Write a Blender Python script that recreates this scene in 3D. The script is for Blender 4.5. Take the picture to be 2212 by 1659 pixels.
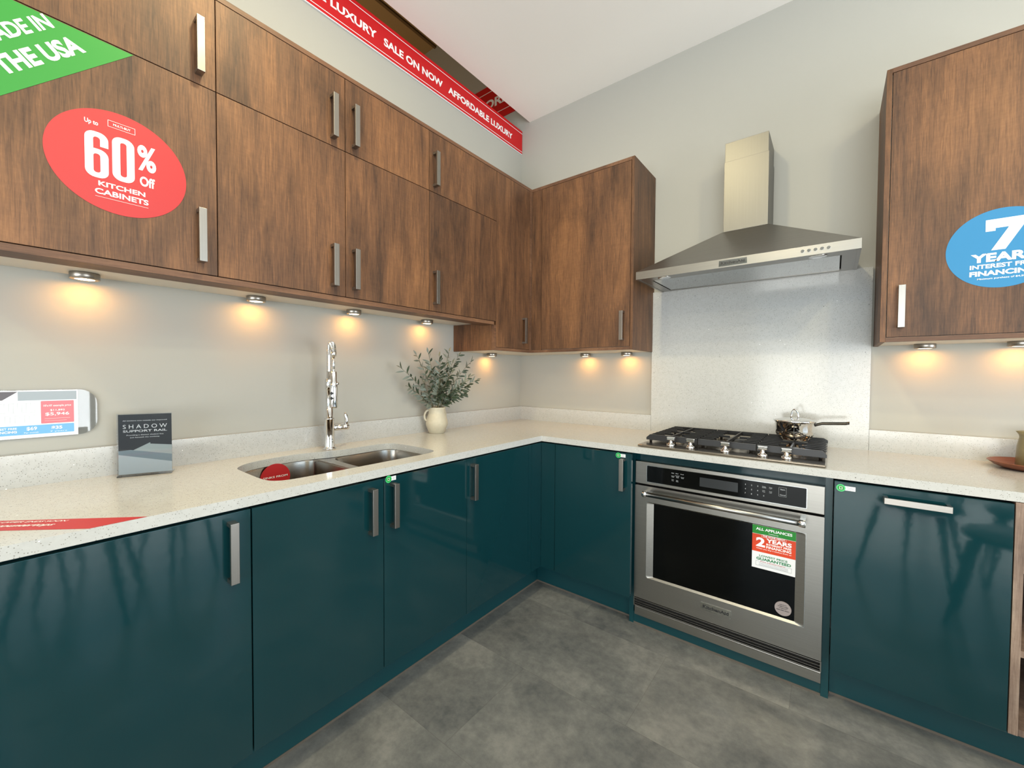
import bpy, bmesh, math, random
from mathutils import Vector, Matrix
from mathutils.geometry import tessellate_polygon
random.seed(7)
SC = bpy.context.scene
COL = SC.collection
for o in list(bpy.data.objects): bpy.data.objects.remove(o)

# ------------------------------------------------------------------ camera
YAW, PITCH, ROLL, FPX = 0.666611, -0.0243396, 0.00588701, 881.559
cam_d = bpy.data.cameras.new('camera'); cam = bpy.data.objects.new('camera', cam_d); COL.objects.link(cam)
fw = Vector((-math.sin(YAW)*math.cos(PITCH), math.cos(YAW)*math.cos(PITCH), math.sin(PITCH)))
rt = Vector((math.cos(YAW), math.sin(YAW), 0)); upv = rt.cross(fw)
r2 = rt*math.cos(ROLL)+upv*math.sin(ROLL); u2 = -rt*math.sin(ROLL)+upv*math.cos(ROLL)
cam.matrix_world = Matrix(((r2.x, u2.x, -fw.x, 1.95212), (r2.y, u2.y, -fw.y, -2.58466), (r2.z, u2.z, -fw.z, 1.26714), (0, 0, 0, 1)))
cam_d.sensor_fit = 'HORIZONTAL'; cam_d.sensor_width = 36.0; cam_d.lens = FPX/2212*36.0
cam_d.clip_start = 0.02
SC.camera = cam

# ------------------------------------------------------------------ world, light, exposure
W = bpy.data.worlds.new('world'); SC.world = W; W.use_nodes = True
W.node_tree.nodes['Background'].inputs[0].default_value = (0.75, 0.85, 1.0, 1)
W.node_tree.nodes['Background'].inputs[1].default_value = 0.12
SC.view_settings.view_transform = 'Standard'; SC.view_settings.look = 'None'
SC.view_settings.exposure = 0.07; SC.view_settings.gamma = 1.0
SC.view_settings.use_curve_mapping = False
SC.render.use_motion_blur = False
SC.cycles.max_bounces = 8; SC.cycles.diffuse_bounces = 5; SC.cycles.glossy_bounces = 4
SC.cycles.transmission_bounces = 8; SC.cycles.transparent_max_bounces = 8
SC.cycles.sample_clamp_indirect = 8.0; SC.cycles.caustics_reflective = False; SC.cycles.caustics_refractive = False
SC.cycles.use_denoising = True

def area(name, loc, direction, sx, sy, power, color, spread=180, shape='RECTANGLE'):
    l = bpy.data.lights.new(name, 'AREA'); l.shape = shape; l.size = sx
    if shape == 'RECTANGLE': l.size_y = sy
    l.energy = power; l.color = color; l.spread = math.radians(spread)
    o = bpy.data.objects.new(name, l); COL.objects.link(o); o.location = loc
    o.rotation_euler = Vector(direction).to_track_quat('-Z', 'Y').to_euler()
    return o
# daylight through the shop windows: right wall, front wall; plus added fill lights
area('daylight_right', (5.56, -1.80, 1.38), (-1, 0, 0), 2.6, 2.7, 66, (0.54, 0.77, 1.0))
area('added_upfill_right', (6.45, -1.80, 0.95), (-0.80, 0, 0.85), 2.6, 2.2, 140, (1.0, 0.98, 0.93), 150)  # added up-light outside the right window, lifts ceiling and upper walls
area('added_upfill_front', (2.9, -6.95, 0.95), (0, 0.80, 0.85), 4.2, 2.2, 240, (1.0, 0.98, 0.92), 150)  # added up-light outside the front window, fills ceiling and back wall
area('added_gap_fill', (-1.5, -2.0, 2.2), (0, 0, 1), 1.2, 1.2, 20, (1.0, 0.74, 0.42))  # added unseen lamp behind the partition, brightens the dark space above it
area('daylight_front', (2.9, -6.06, 1.5), (0, 1, 0), 4.2, 2.5, 80, (0.60, 0.82, 1.0))
# warm shop ceiling lamps
for i, (x, y) in enumerate([(1.15, -1.95), (3.1, -2.3), (3.8, -3.0), (1.5, -4.4)]):
    area('downlight_glow', (x, y, 3.175), (0, 0, -1), 0.16, 0, 27, (1.0, 0.85, 0.50), shape='DISK')

# ------------------------------------------------------------------ materials
def lin(c):
    return tuple(((v/255)/12.92 if v/255 <= 0.04045 else ((v/255+0.055)/1.055)**2.4) for v in c)+(1,)
class N:
    def __init__(s, name):
        s.m = bpy.data.materials.new(name); s.m.use_nodes = True; s.t = s.m.node_tree
        s.b = s.t.nodes['Principled BSDF']
    def n(s, typ, **kw):
        nd = s.t.nodes.new(typ)
        for k, v in kw.items(): setattr(nd, k, v)
        return nd
    def l(s, a, b): s.t.links.new(a, b)
    def set(s, **kw):
        for k, v in kw.items():
            s.b.inputs[k.replace('_', ' ')].default_value = v
        return s
def plain(name, c, rough=0.5, metal=0.0, **kw):
    a = N(name); a.set(Base_Color=lin(c), Roughness=rough, Metallic=metal)
    for k, v in kw.items(): a.b.inputs[k.replace('_', ' ')].default_value = v
    return a.m
def math_n(a, op, x, y=None):
    nd = a.n('ShaderNodeMath', operation=op)
    for i, v in enumerate([x, y]):
        if v is None: continue
        if isinstance(v, (int, float)): nd.inputs[i].default_value = v
        else: a.l(v, nd.inputs[i])
    return nd.outputs[0]
def mixc(a, f, c1, c2, blend='MIX'):
    nd = a.n('ShaderNodeMix', data_type='RGBA', blend_type=blend)
    for i, v in ((0, f), (6, c1), (7, c2)):
        if isinstance(v, (int, float, tuple)): nd.inputs[i].default_value = v
        else: a.l(v, nd.inputs[i])
    return nd.outputs[2]
def ramp(a, src, stops):
    nd = a.n('ShaderNodeValToRGB'); el = nd.color_ramp.elements
    el[0].position, el[0].color = stops[0]; el[1].position, el[1].color = stops[-1]
    for p, c in stops[1:-1]:
        e = el.new(p); e.color = c
    a.l(src, nd.inputs[0]); return nd.outputs[0]
def coords(a, scale, rnd=True, src='pos'):
    g = a.n('ShaderNodeNewGeometry').outputs['Position']
    if rnd:
        oi = a.n('ShaderNodeObjectInfo').outputs['Random']
        cb = a.n('ShaderNodeCombineXYZ')
        for i, k in enumerate((17.0, 23.0, 11.0)): a.l(math_n(a, 'MULTIPLY', oi, k), cb.inputs[i])
        ad = a.n('ShaderNodeVectorMath', operation='ADD'); a.l(g, ad.inputs[0]); a.l(cb.outputs[0], ad.inputs[1]); g = ad.outputs[0]
    mp = a.n('ShaderNodeMapping'); a.l(g, mp.inputs[0]); mp.inputs['Scale'].default_value = scale
    return mp.outputs[0]
def noise(a, vec, scale, detail=4, rough=0.55, dist=0.0):
    nd = a.n('ShaderNodeTexNoise'); nd.inputs['Scale'].default_value = scale; nd.inputs['Detail'].default_value = detail
    nd.inputs['Roughness'].default_value = rough; nd.inputs['Distortion'].default_value = dist
    a.l(vec, nd.inputs['Vector']); return nd.outputs[0]
def bump(a, h, strength, dist=0.001):
    nd = a.n('ShaderNodeBump'); nd.inputs['Strength'].default_value = strength; nd.inputs['Distance'].default_value = dist
    a.l(h, nd.inputs['Height']); a.l(nd.outputs[0], a.b.inputs['Normal'])

def wood(name, axis, dark, mid, light, contrast=1.0, rough=0.5):
    a = N(name)
    def sc(across, along):
        return tuple(along if i == axis else across for i in range(3))
    big = noise(a, coords(a, sc(5.5, 1.1)), 1.0, 3, 0.5, 0.6)
    midn = noise(a, coords(a, sc(22, 1.7)), 1.0, 6, 0.62, 1.0)
    fine = noise(a, coords(a, sc(230, 14)), 1.0, 3, 0.6, 0.8)
    cross = noise(a, coords(a, sc(30, 120)), 1.0, 2, 0.5, 0.4)
    s = math_n(a, 'ADD', math_n(a, 'MULTIPLY', big, 0.46), math_n(a, 'MULTIPLY', midn, 0.26))
    s = math_n(a, 'ADD', s, math_n(a, 'MULTIPLY', fine, 0.28))
    c = ramp(a, s, [(0.36, dark), (0.50, mid), (0.63, light)])
    patch = ramp(a, noise(a, coords(a, sc(4.2, 1.6)), 1.0, 4, 0.6, 0.8), [(0.32, (0.54, 0.55, 0.58, 1)), (0.50, (1, 1, 1, 1)), (1.0, (1, 1, 1, 1))])
    c = mixc(a, 0.8*contrast, c, patch, 'MULTIPLY')
    # thin dark grain lines
    gl = noise(a, coords(a, sc(95, 2.6)), 1.0, 4, 0.7, 2.4)
    lines = ramp(a, gl, [(0.40, (0.45, 0.40, 0.38, 1)), (0.47, (1, 1, 1, 1)), (1.0, (1, 1, 1, 1))])
    c = mixc(a, 0.42*contrast, c, lines, 'MULTIPLY')
    fl = ramp(a, cross, [(0.38, (0.86, 0.84, 0.82, 1)), (0.62, (1.06, 1.06, 1.06, 1))])
    c = mixc(a, 0.35*contrast, c, fl, 'MULTIPLY')
    a.l(c, a.b.inputs['Base Color']); a.set(Roughness=rough)
    a.b.inputs['Specular IOR Level'].default_value = 0.35
    bump(a, math_n(a, 'ADD', fine, gl), 0.12, 0.0006)
    return a.m
WD, WM, WL = lin((60, 43, 33)), lin((102, 71, 49)), lin((134, 94, 62))
M = {}
M['wood_z'] = wood('walnut_vertical', 2, WD, WM, WL)
M['wood_y'] = wood('walnut_along_y', 1, lin((80, 56, 42)), lin((104, 74, 55)), lin((126, 92, 68)), 0.8)
M['wood_x'] = wood('walnut_along_x', 0, lin((80, 56, 42)), lin((104, 74, 55)), lin((126, 92, 68)), 0.8)
M['oak_grey'] = wood('grey_oak', 2, lin((104, 86, 76)), lin((140, 118, 104)), lin((168, 148, 132)), 0.8)
M['oak_dark'] = wood('dark_shelf', 0, lin((48, 30, 26)), lin((80, 54, 44)), lin((104, 74, 60)), 0.8)

a = N('gloss_teal'); a.set(Base_Color=(0.0042, 0.031, 0.038, 1), Roughness=0.06)
a.b.inputs['Specular IOR Level'].default_value = 0.54
bump(a, noise(a, coords(a, (1, 1, 1), False), 45, 2, 0.4), 0.06, 0.001); M['teal'] = a.m
M['teal_matt'] = plain('teal_plinth', (16, 62, 68), 0.28)
M['black_gap'] = plain('dark_gap', (14, 12, 12), 0.8)
M['white_board'] = plain('white_melamine', (214, 205, 190), 0.5)

def paint(name, c, rough=0.85):
    a = N(name); a.set(Base_Color=lin(c), Roughness=rough)
    a.b.inputs['Specular IOR Level'].default_value = 0.25
    bump(a, noise(a, coords(a, (1, 1, 1), False), 90, 3, 0.6), 0.12, 0.001); return a.m
M['paint'] = paint('wall_paint', (172, 171, 164))
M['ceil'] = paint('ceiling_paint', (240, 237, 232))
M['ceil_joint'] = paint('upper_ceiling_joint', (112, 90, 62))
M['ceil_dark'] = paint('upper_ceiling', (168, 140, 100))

a = N('quartz')
v = a.n('ShaderNodeTexVoronoi'); v.inputs['Scale'].default_value = 1.0; mq = coords(a, (300, 300, 300), False); mq.node.inputs['Rotation'].default_value = (0.5, 0.7, 0.3); a.l(mq, v.inputs['Vector'])
sep = a.n('ShaderNodeSeparateColor'); a.l(v.outputs['Color'], sep.inputs[0])
n1 = noise(a, coords(a, (1, 1, 1), False), 700, 2, 0.6)
thr = math_n(a, 'ADD', 0.12, math_n(a, 'MULTIPLY', n1, 0.40))
spot = math_n(a, 'MULTIPLY', math_n(a, 'LESS_THAN', v.outputs['Distance'], thr), math_n(a, 'LESS_THAN', sep.outputs[0], 0.22))
dk = mixc(a, sep.outputs[1], lin((112, 111, 106)), lin((160, 157, 150)))
base = mixc(a, noise(a, coords(a, (1, 1, 1), False), 60, 5, 0.7), lin((176, 176, 174)), lin((196, 197, 195)))
c = mixc(a, spot, base, dk)
v2 = a.n('ShaderNodeTexVoronoi'); v2.inputs['Scale'].default_value = 1.0; mq = coords(a, (75, 75, 75), False); mq.node.inputs['Rotation'].default_value = (0.5, 0.7, 0.3); a.l(mq, v2.inputs['Vector'])
sp2 = a.n('ShaderNodeSeparateColor'); a.l(v2.outputs['Color'], sp2.inputs[0])
s2 = math_n(a, 'MULTIPLY', math_n(a, 'LESS_THAN', v2.outputs['Distance'], 0.13), math_n(a, 'LESS_THAN', sp2.outputs[0], 0.012))
c = mixc(a, s2, c, (1, 1, 1, 1))  # sparkle of mirror flakes painted into the colour as rare white dots
s3 = math_n(a, 'MULTIPLY', math_n(a, 'LESS_THAN', v2.outputs['Distance'], 0.13), math_n(a, 'GREATER_THAN', sp2.outputs[0], 0.985))
c = mixc(a, s3, c, lin((70, 66, 62)))
a.l(c, a.b.inputs['Base Color']); a.set(Roughness=0.13); a.b.inputs['Specular IOR Level'].default_value = 0.36
M['quartz'] = a.m

def steel(name, c, rough, axis, aniso=True, amt=0.06):
    a = N(name); sc = tuple(3 if i == axis else 400 for i in range(3))
    nz = noise(a, coords(a, sc, False), 1.0, 3, 0.6)
    a.l(mixc(a, nz, lin(tuple(v*0.93 for v in c)), lin(tuple(min(255, v*1.05) for v in c))), a.b.inputs['Base Color'])
    a.set(Metallic=1.0)
    a.l(math_n(a, 'ADD', rough, math_n(a, 'MULTIPLY', nz, amt)), a.b.inputs['Roughness'])
    bump(a, nz, 0.03, 0.0003); return a.m
M['steel_x'] = steel('brushed_steel_x', (156, 153, 147), 0.27, 0)
M['steel_z'] = steel('brushed_steel_z', (120, 119, 115), 0.38, 2)
M['handle'] = steel('brushed_nickel', (158, 153, 146), 0.30, 2)
M['handle_x'] = steel('brushed_nickel_x', (158, 153, 146), 0.30, 0)
M['steel_mirror'] = steel('polished_steel', (190, 192, 190), 0.05, 0, amt=0.02)
M['steel_sink'] = steel('sink_steel', (170, 160, 148), 0.20, 1)
M['steel_top'] = steel('cooktop_steel', (150, 140, 128), 0.16, 0)
M['chrome'] = plain('chrome', (225, 225, 225), 0.05, 1.0)
M['pan_handle'] = plain('dark_handle', (70, 66, 60), 0.25, 1.0)
M['iron'] = plain('cast_iron', (24, 24, 26), 0.4, 0.0)
M['glass_black'] = plain('black_glass', (2, 3, 3), 0.05); M['glass_black'].node_tree.nodes['Principled BSDF'].inputs['Specular IOR Level'].default_value = 0.22
M['display'] = plain('display_grey', (44, 47, 50), 0.15)
M['print_grey'] = plain('panel_print', (170, 174, 180), 0.6)
M['white'] = plain('white_print', (240, 240, 240), 0.5)
M['white_card'] = plain('white_card', (226, 228, 232), 0.3)
M['red'] = plain('banner_red', (196, 8, 18), 0.45)
M['red_line'] = plain('banner_red_line', (196, 16, 24), 0.45)
M['coral'] = plain('coral_sticker', (176, 34, 38), 0.45)
M['green'] = plain('green_sticker', (16, 128, 34), 0.45)
M['green_dot'] = plain('green_dot', (60, 190, 110), 0.35)
M['blue'] = plain('blue_sticker', (0, 116, 168), 0.45)
M['orange_red'] = plain('orange_red', (206, 62, 24), 0.35)
M['green_txt'] = plain('green_text', (20, 120, 70), 0.5)
M['red_txt'] = plain('red_text', (170, 40, 40), 0.5)
M['dark_txt'] = plain('dark_text', (30, 30, 32), 0.5)
M['grey_txt'] = plain('grey_text', (110, 114, 122), 0.5)
M['pink'] = plain('price_red', (200, 92, 100), 0.3)
M['skyblue'] = plain('price_blue', (88, 160, 208), 0.3)
M['slate'] = plain('poster_slate', (38, 44, 52), 0.25)
M['poster_light'] = plain('poster_light', (196, 206, 210), 0.25)
M['poster_mid'] = plain('poster_mid', (128, 146, 156), 0.25)
M['poster_pale'] = plain('poster_pale', (176, 186, 184), 0.25)
M['grey_photo'] = plain('price_photo', (140, 150, 156), 0.3)
M['brown_photo'] = plain('price_photo_dark', (60, 48, 50), 0.3)
M['grey_sticker'] = plain('grey_label', (150, 140, 140), 0.5)
a = N('acrylic'); tb = a.n('ShaderNodeBsdfTransparent'); gb = a.n('ShaderNodeBsdfGlossy'); gb.inputs['Roughness'].default_value = 0.02
fr = a.n('ShaderNodeFresnel'); fr.inputs[0].default_value = 1.49; mx = a.n('ShaderNodeMixShader')
tb.inputs[0].default_value = (0.96, 0.97, 0.98, 1)
a.l(fr.outputs[0], mx.inputs[0]); a.l(tb.outputs[0], mx.inputs[1]); a.l(gb.outputs[0], mx.inputs[2])
a.l(mx.outputs[0], a.t.nodes['Material Output'].inputs[0]); M['acrylic'] = a.m
M['seal'] = plain('plinth_seal', (92, 84, 76), 0.7)
M['dark_seat'] = plain('dark_seat', (16, 18, 20), 0.5)
M['lens'] = N('lamp_lens').m
nt = M['lens'].node_tree.nodes['Principled BSDF']
nt.inputs['Emission Color'].default_value = (1.0, 0.80, 0.50, 1); nt.inputs['Emission Strength'].default_value = 9.0
a = N('stoneware'); c = mixc(a, noise(a, coords(a, (1, 1, 1), False), 60, 5, 0.6), lin((172, 165, 146)), lin((194, 187, 168)))
a.l(c, a.b.inputs['Base Color']); a.set(Roughness=0.55); bump(a, noise(a, coords(a, (1, 1, 6), False), 60, 3), 0.15, 0.001); M['jug'] = a.m
a = N('olive_glaze'); c = mixc(a, noise(a, coords(a, (1, 1, 1), False), 30, 5, 0.6), lin((100, 92, 62)), lin((140, 134, 104)))
a.l(c, a.b.inputs['Base Color']); a.set(Roughness=0.3); M['pitcher'] = a.m
a = N('turned_wood'); c = mixc(a, noise(a, coords(a, (4, 30, 30), False), 1, 5, 0.6), lin((96, 50, 32)), lin((150, 90, 62)))
a.l(c, a.b.inputs['Base Color']); a.set(Roughness=0.35); M['dish'] = a.m
a = N('olive_leaf'); g = a.n('ShaderNodeNewGeometry')
top = mixc(a, noise(a, coords(a, (1, 1, 1), True), 22, 3), lin((36, 50, 38)), lin((74, 88, 66)))
under = mixc(a, noise(a, coords(a, (1, 1, 1), True), 22, 3), lin((86, 96, 84)), lin((118, 126, 116)))
a.l(mixc(a, g.outputs['Backfacing'], top, under), a.b.inputs['Base Color']); a.set(Roughness=0.5); M['leaf'] = a.m
M['stem'] = plain('olive_stem', (96, 92, 66), 0.7)

# concrete-look vinyl tiles, staggered, laid along x
a = N('floor_tiles')
TL, TW, SX, SY = 0.914, 0.4575, 0.93, -0.735
g = a.n('ShaderNodeNewGeometry'); sp = a.n('ShaderNodeSeparateXYZ'); a.l(g.outputs['Position'], sp.inputs[0])
row = math_n(a, 'DIVIDE', math_n(a, 'SUBTRACT', sp.outputs[1], SY), TW)
rowi = math_n(a, 'FLOOR', row); rf = math_n(a, 'FRACT', row)
odd = math_n(a, 'MODULO', math_n(a, 'ABSOLUTE', rowi), 2.0)
colv = math_n(a, 'ADD', math_n(a, 'DIVIDE', math_n(a, 'SUBTRACT', sp.outputs[0], SX), TL), math_n(a, 'MULTIPLY', odd, 0.5))
coli = math_n(a, 'FLOOR', colv); cf = math_n(a, 'FRACT', colv)
def edge(fr, w):
    d = math_n(a, 'MINIMUM', fr, math_n(a, 'SUBTRACT', 1.0, fr)); return math_n(a, 'LESS_THAN', d, w)
seam = math_n(a, 'MAXIMUM', edge(rf, 0.0028), edge(cf, 0.0014))
cb = a.n('ShaderNodeCombineXYZ'); a.l(coli, cb.inputs[0]); a.l(rowi, cb.inputs[1])
wn = a.n('ShaderNodeTexWhiteNoise', noise_dimensions='3D'); a.l(cb.outputs[0], wn.inputs['Vector'])
off = a.n('ShaderNodeVectorMath', operation='SCALE'); a.l(wn.outputs['Color'], off.inputs[0]); off.inputs['Scale'].default_value = 20
ad = a.n('ShaderNodeVectorMath', operation='ADD'); a.l(g.outputs['Position'], ad.inputs[0]); a.l(off.outputs[0], ad.inputs[1])
p = ad.outputs[0]
cl = math_n(a, 'ADD', math_n(a, 'MULTIPLY', noise(a, p, 3.2, 6, 0.62, 0.3), 0.62), math_n(a, 'MULTIPLY', noise(a, p, 24, 7, 0.7), 0.38))
c = ramp(a, cl, [(0.34, lin((86, 88, 90))), (0.5, lin((110, 111, 111))), (0.66, lin((134, 134, 132)))])
tint = mixc(a, wn.outputs['Value'], (0.9, 0.9, 0.9, 1), (1.06, 1.06, 1.06, 1))
c = mixc(a, 1.0, c, tint, 'MULTIPLY'); c = mixc(a, math_n(a, 'MULTIPLY', seam, 0.25), c, lin((70, 68, 66)))
a.l(c, a.b.inputs['Base Color']); a.set(Roughness=0.20); a.b.inputs['Specular IOR Level'].default_value = 0.5
bump(a, noise(a, p, 60, 5, 0.6), 0.06, 0.002); M['floor'] = a.m

# ------------------------------------------------------------------ geometry helpers
def BM(): return bmesh.new()
def box(bm, x0, x1, y0, y1, z0, z1, bev=0.0):
    r = bmesh.ops.create_cube(bm, size=1.0)
    vs = r['verts']
    for v in vs:
        v.co = Vector((x0 if v.co.x < 0 else x1, y0 if v.co.y < 0 else y1, z0 if v.co.z < 0 else z1))
    if bev > 0:
        es = list({e for v in vs for e in v.link_edges})
        bmesh.ops.bevel(bm, geom=es, offset=bev, segments=2, profile=0.6, affect='EDGES')
    return bm
def tube(bm, pts, rad, seg=12, cap=True):
    pts = [Vector(p) for p in pts]; n = len(pts)
    rads = rad if isinstance(rad, (list, tuple)) else [rad]*n
    rings = []; prev = None
    for i, p in enumerate(pts):
        t = (pts[min(i+1, n-1)]-pts[max(i-1, 0)]).normalized()
        if prev is None:
            s = Vector((0, 0, 1)) if abs(t.z) < 0.9 else Vector((1, 0, 0))
            u = t.cross(s).normalized()
        else:
            u = (prev-t*prev.dot(t)).normalized()
        prev = u; w = t.cross(u)
        rings.append([bm.verts.new(p+(u*math.cos(2*math.pi*k/seg)+w*math.sin(2*math.pi*k/seg))*rads[i]) for k in range(seg)])
    for i in range(n-1):
        for k in range(seg):
            f = bm.faces.new((rings[i][k], rings[i][(k+1) % seg], rings[i+1][(k+1) % seg], rings[i+1][k])); f.smooth = True
    if cap:
        bm.faces.new(rings[0][::-1]); bm.faces.new(rings[-1])
    return bm
def lathe(bm, prof, cx, cy, seg=48, spout=None):
    rings = []
    for r, z in prof:
        if r < 1e-5: rings.append([bm.verts.new((cx, cy, z))]); continue
        ring = []
        for k in range(seg):
            an = 2*math.pi*k/seg; rr = r
            if spout: rr = spout(r, z, an)
            ring.append(bm.verts.new((cx+rr*math.cos(an), cy+rr*math.sin(an), z)))
        rings.append(ring)
    for i in range(len(rings)-1):
        A, B = rings[i], rings[i+1]
        for k in range(seg):
            k2 = (k+1) % seg
            if len(A) == 1 and len(B) == 1: continue
            if len(A) == 1: f = bm.faces.new((A[0], B[k2], B[k]))
            elif len(B) == 1: f = bm.faces.new((A[k], A[k2], B[0]))
            else: f = bm.faces.new((A[k], A[k2], B[k2], B[k]))
            f.smooth = True
    return bm
def cyl(bm, p0, p1, r0, r1=None, seg=24):
    return tube(bm, [p0, p1], [r0, r0 if r1 is None else r1], seg)
def slab(bm, loops, z0, z1):
    """extruded polygon with holes; loops[0] outer (ccw), the rest holes; in the xy plane"""
    tris = tessellate_polygon([[Vector((x, y, 0)) for x, y in lp] for lp in loops])
    flat = [p for lp in loops for p in lp]
    B = [bm.verts.new((x, y, z0)) for x, y in flat]; T = [bm.verts.new((x, y, z1)) for x, y in flat]
    for t in tris:
        try:
            bm.faces.new([T[i] for i in t]); bm.faces.new([B[i] for i in t][::-1])
        except ValueError: pass
    k = 0
    for lp in loops:
        n = len(lp)
        for i in range(n):
            j = (i+1) % n
            f = bm.faces.new((B[k+i], B[k+j], T[k+j], T[k+i]))
        k += n
    bmesh.ops.recalc_face_normals(bm, faces=bm.faces)
    return bm
class Plane:
    def __init__(s, o, u, v):
        s.o = Vector(o); s.u = Vector(u).normalized(); s.v = Vector(v).normalized(); s.n = s.u.cross(s.v)
    def p(s, a, b, h=0.0): return s.o+s.u*a+s.v*b+s.n*h
PX = lambda x: Plane((x, 0, 0), (0, 1, 0), (0, 0, 1))     # faces +x; coordinates are y, z
PY = lambda y: Plane((0, y, 0), (1, 0, 0), (0, 0, 1))     # faces -y; coordinates are x, z
PZ = lambda z: Plane((0, 0, z), (1, 0, 0), (0, 1, 0))
def poly(bm, pl, pts, h0=0.0, h1=0.0006):
    pts = [p for p in pts]
    A = [bm.verts.new(pl.p(x, y, h0)) for x, y in pts]; B = [bm.verts.new(pl.p(x, y, h1)) for x, y in pts]
    bm.faces.new(A[::-1]); bm.faces.new(B); n = len(pts)
    for i in range(n):
        j = (i+1) % n; bm.faces.new((A[i], A[j], B[j], B[i]))
    return bm
def rect(bm, pl, a0, a1, b0, b1, h0=0.0, h1=0.0006): return poly(bm, pl, [(a0, b0), (a1, b0), (a1, b1), (a0, b1)], h0, h1)
def frame(bm, pl, a0, a1, b0, b1, w, h0, h1):
    rect(bm, pl, a0, a1, b0, b0+w, h0, h1); rect(bm, pl, a0, a1, b1-w, b1, h0, h1)
    rect(bm, pl, a0, a0+w, b0+w, b1-w, h0, h1); rect(bm, pl, a1-w, a1, b0+w, b1-w, h0, h1)
def disc(pl_c, r, n=64, ry=None): return [(pl_c[0]+r*math.cos(2*math.pi*i/n), pl_c[1]+(ry or r)*math.sin(2*math.pi*i/n)) for i in range(n)]
def rrect(a0, a1, b0, b1, r, n=6):
    out = []
    for cx, cy, s in ((a1-r, b0+r, -90), (a1-r, b1-r, 0), (a0+r, b1-r, 90), (a0+r, b0+r, 180)):
        for i in range(n+1):
            t = math.radians(s+90*i/n); out.append((cx+r*math.cos(t), cy+r*math.sin(t)))
    return out
def text(bm, pl, s, a0, a1, b0, b1, bold=0.0, h=0.0008, shear=0.0):
    c = bpy.data.curves.new('t', 'FONT'); c.body = s; c.offset = bold; c.shear = shear; c.resolution_u = 4; c.fill_mode = 'FRONT'
    o = bpy.data.objects.new('t', c); COL.objects.link(o)
    bpy.context.view_layer.update(); dg = bpy.context.evaluated_depsgraph_get()
    ev = o.evaluated_get(dg); me = ev.to_mesh()
    xs = [v.co.x for v in me.vertices]; ys = [v.co.y for v in me.vertices]
    x0, x1, y0, y1 = min(xs), max(xs), min(ys), max(ys)
    if a1 is None: a1 = a0+(x1-x0)*(b1-b0)/(y1-y0)
    vs = [bm.verts.new(pl.p(a0+(v.co.x-x0)/(x1-x0)*(a1-a0), b0+(v.co.y-y0)/(y1-y0)*(b1-b0), h)) for v in me.vertices]
    for p in me.polygons:
        try: bm.faces.new([vs[i] for i in p.vertices])
        except ValueError: pass
    ev.to_mesh_clear(); bpy.data.objects.remove(o); bpy.data.curves.remove(c)

def wloc(o):
    v = Vector((0, 0, 0))
    while o is not None: v = v+o.location; o = o.parent
    return v
def mk(name, bm, mat, parent=None, label=None, smooth=False, recalc=True):
    if recalc: bmesh.ops.recalc_face_normals(bm, faces=bm.faces)
    me = bpy.data.meshes.new(name)
    o = bpy.data.objects.new(name, me); COL.objects.link(o)
    if parent is not None:
        o.parent = parent; off = wloc(parent)
    else:
        xs = [v.co for v in bm.verts]
        off = Vector(((min(v.x for v in xs)+max(v.x for v in xs))/2, (min(v.y for v in xs)+max(v.y for v in xs))/2, min(v.z for v in xs)))
        o.location = off
    for v in bm.verts: v.co = v.co-off
    if smooth:
        for f in bm.faces: f.smooth = True
    bm.to_mesh(me); bm.free()
    me.materials.append(M[mat] if isinstance(mat, str) else mat)
    if label: o['label'] = label
    return o
def tag(o, label, cat, group=None):
    o['label'] = label; o['category'] = cat
    if group: o['group'] = group
    return o
def thing(name, loc, label, cat, group=None):
    o = bpy.data.objects.new(name, None); COL.objects.link(o); o.location = loc; o.empty_display_size = 0.05
    return tag(o, label, cat, group)
def struct(name, bm, mat, parent=None):
    o = mk(name, bm, mat, parent); o['kind'] = 'structure'; return o

# ------------------------------------------------------------------ the room
X1, Y0 = 5.5, -6.0
ZC = 3.205
struct('floor', box(BM(), -2.6, X1+.1, Y0-.1, 0.1, -0.1, 0.0), 'floor')
struct('wall_left', box(BM(), -0.12, 0.0, Y0, 0.0, 0.0, 3.10), 'paint')
struct('wall_back', box(BM(), -2.6, X1+.1, 0.0, 0.12, 0.0, 4.4), 'paint')
b = BM()                                                # suspended ceiling raft, short of the left wall
box(b, 0.078, X1, Y0, -0.0005, ZC, ZC+0.03)
struct('ceiling', b, 'ceil')
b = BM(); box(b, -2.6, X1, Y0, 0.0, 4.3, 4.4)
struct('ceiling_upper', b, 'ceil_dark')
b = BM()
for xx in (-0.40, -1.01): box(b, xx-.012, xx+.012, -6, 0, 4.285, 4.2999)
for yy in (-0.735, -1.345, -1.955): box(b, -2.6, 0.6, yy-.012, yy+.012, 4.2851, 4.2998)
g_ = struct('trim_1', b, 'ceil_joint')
struct('wall_far', box(BM(), -2.7, -2.6, Y0, 0.1, 0.0, 4.4), 'ceil_dark')
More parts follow.
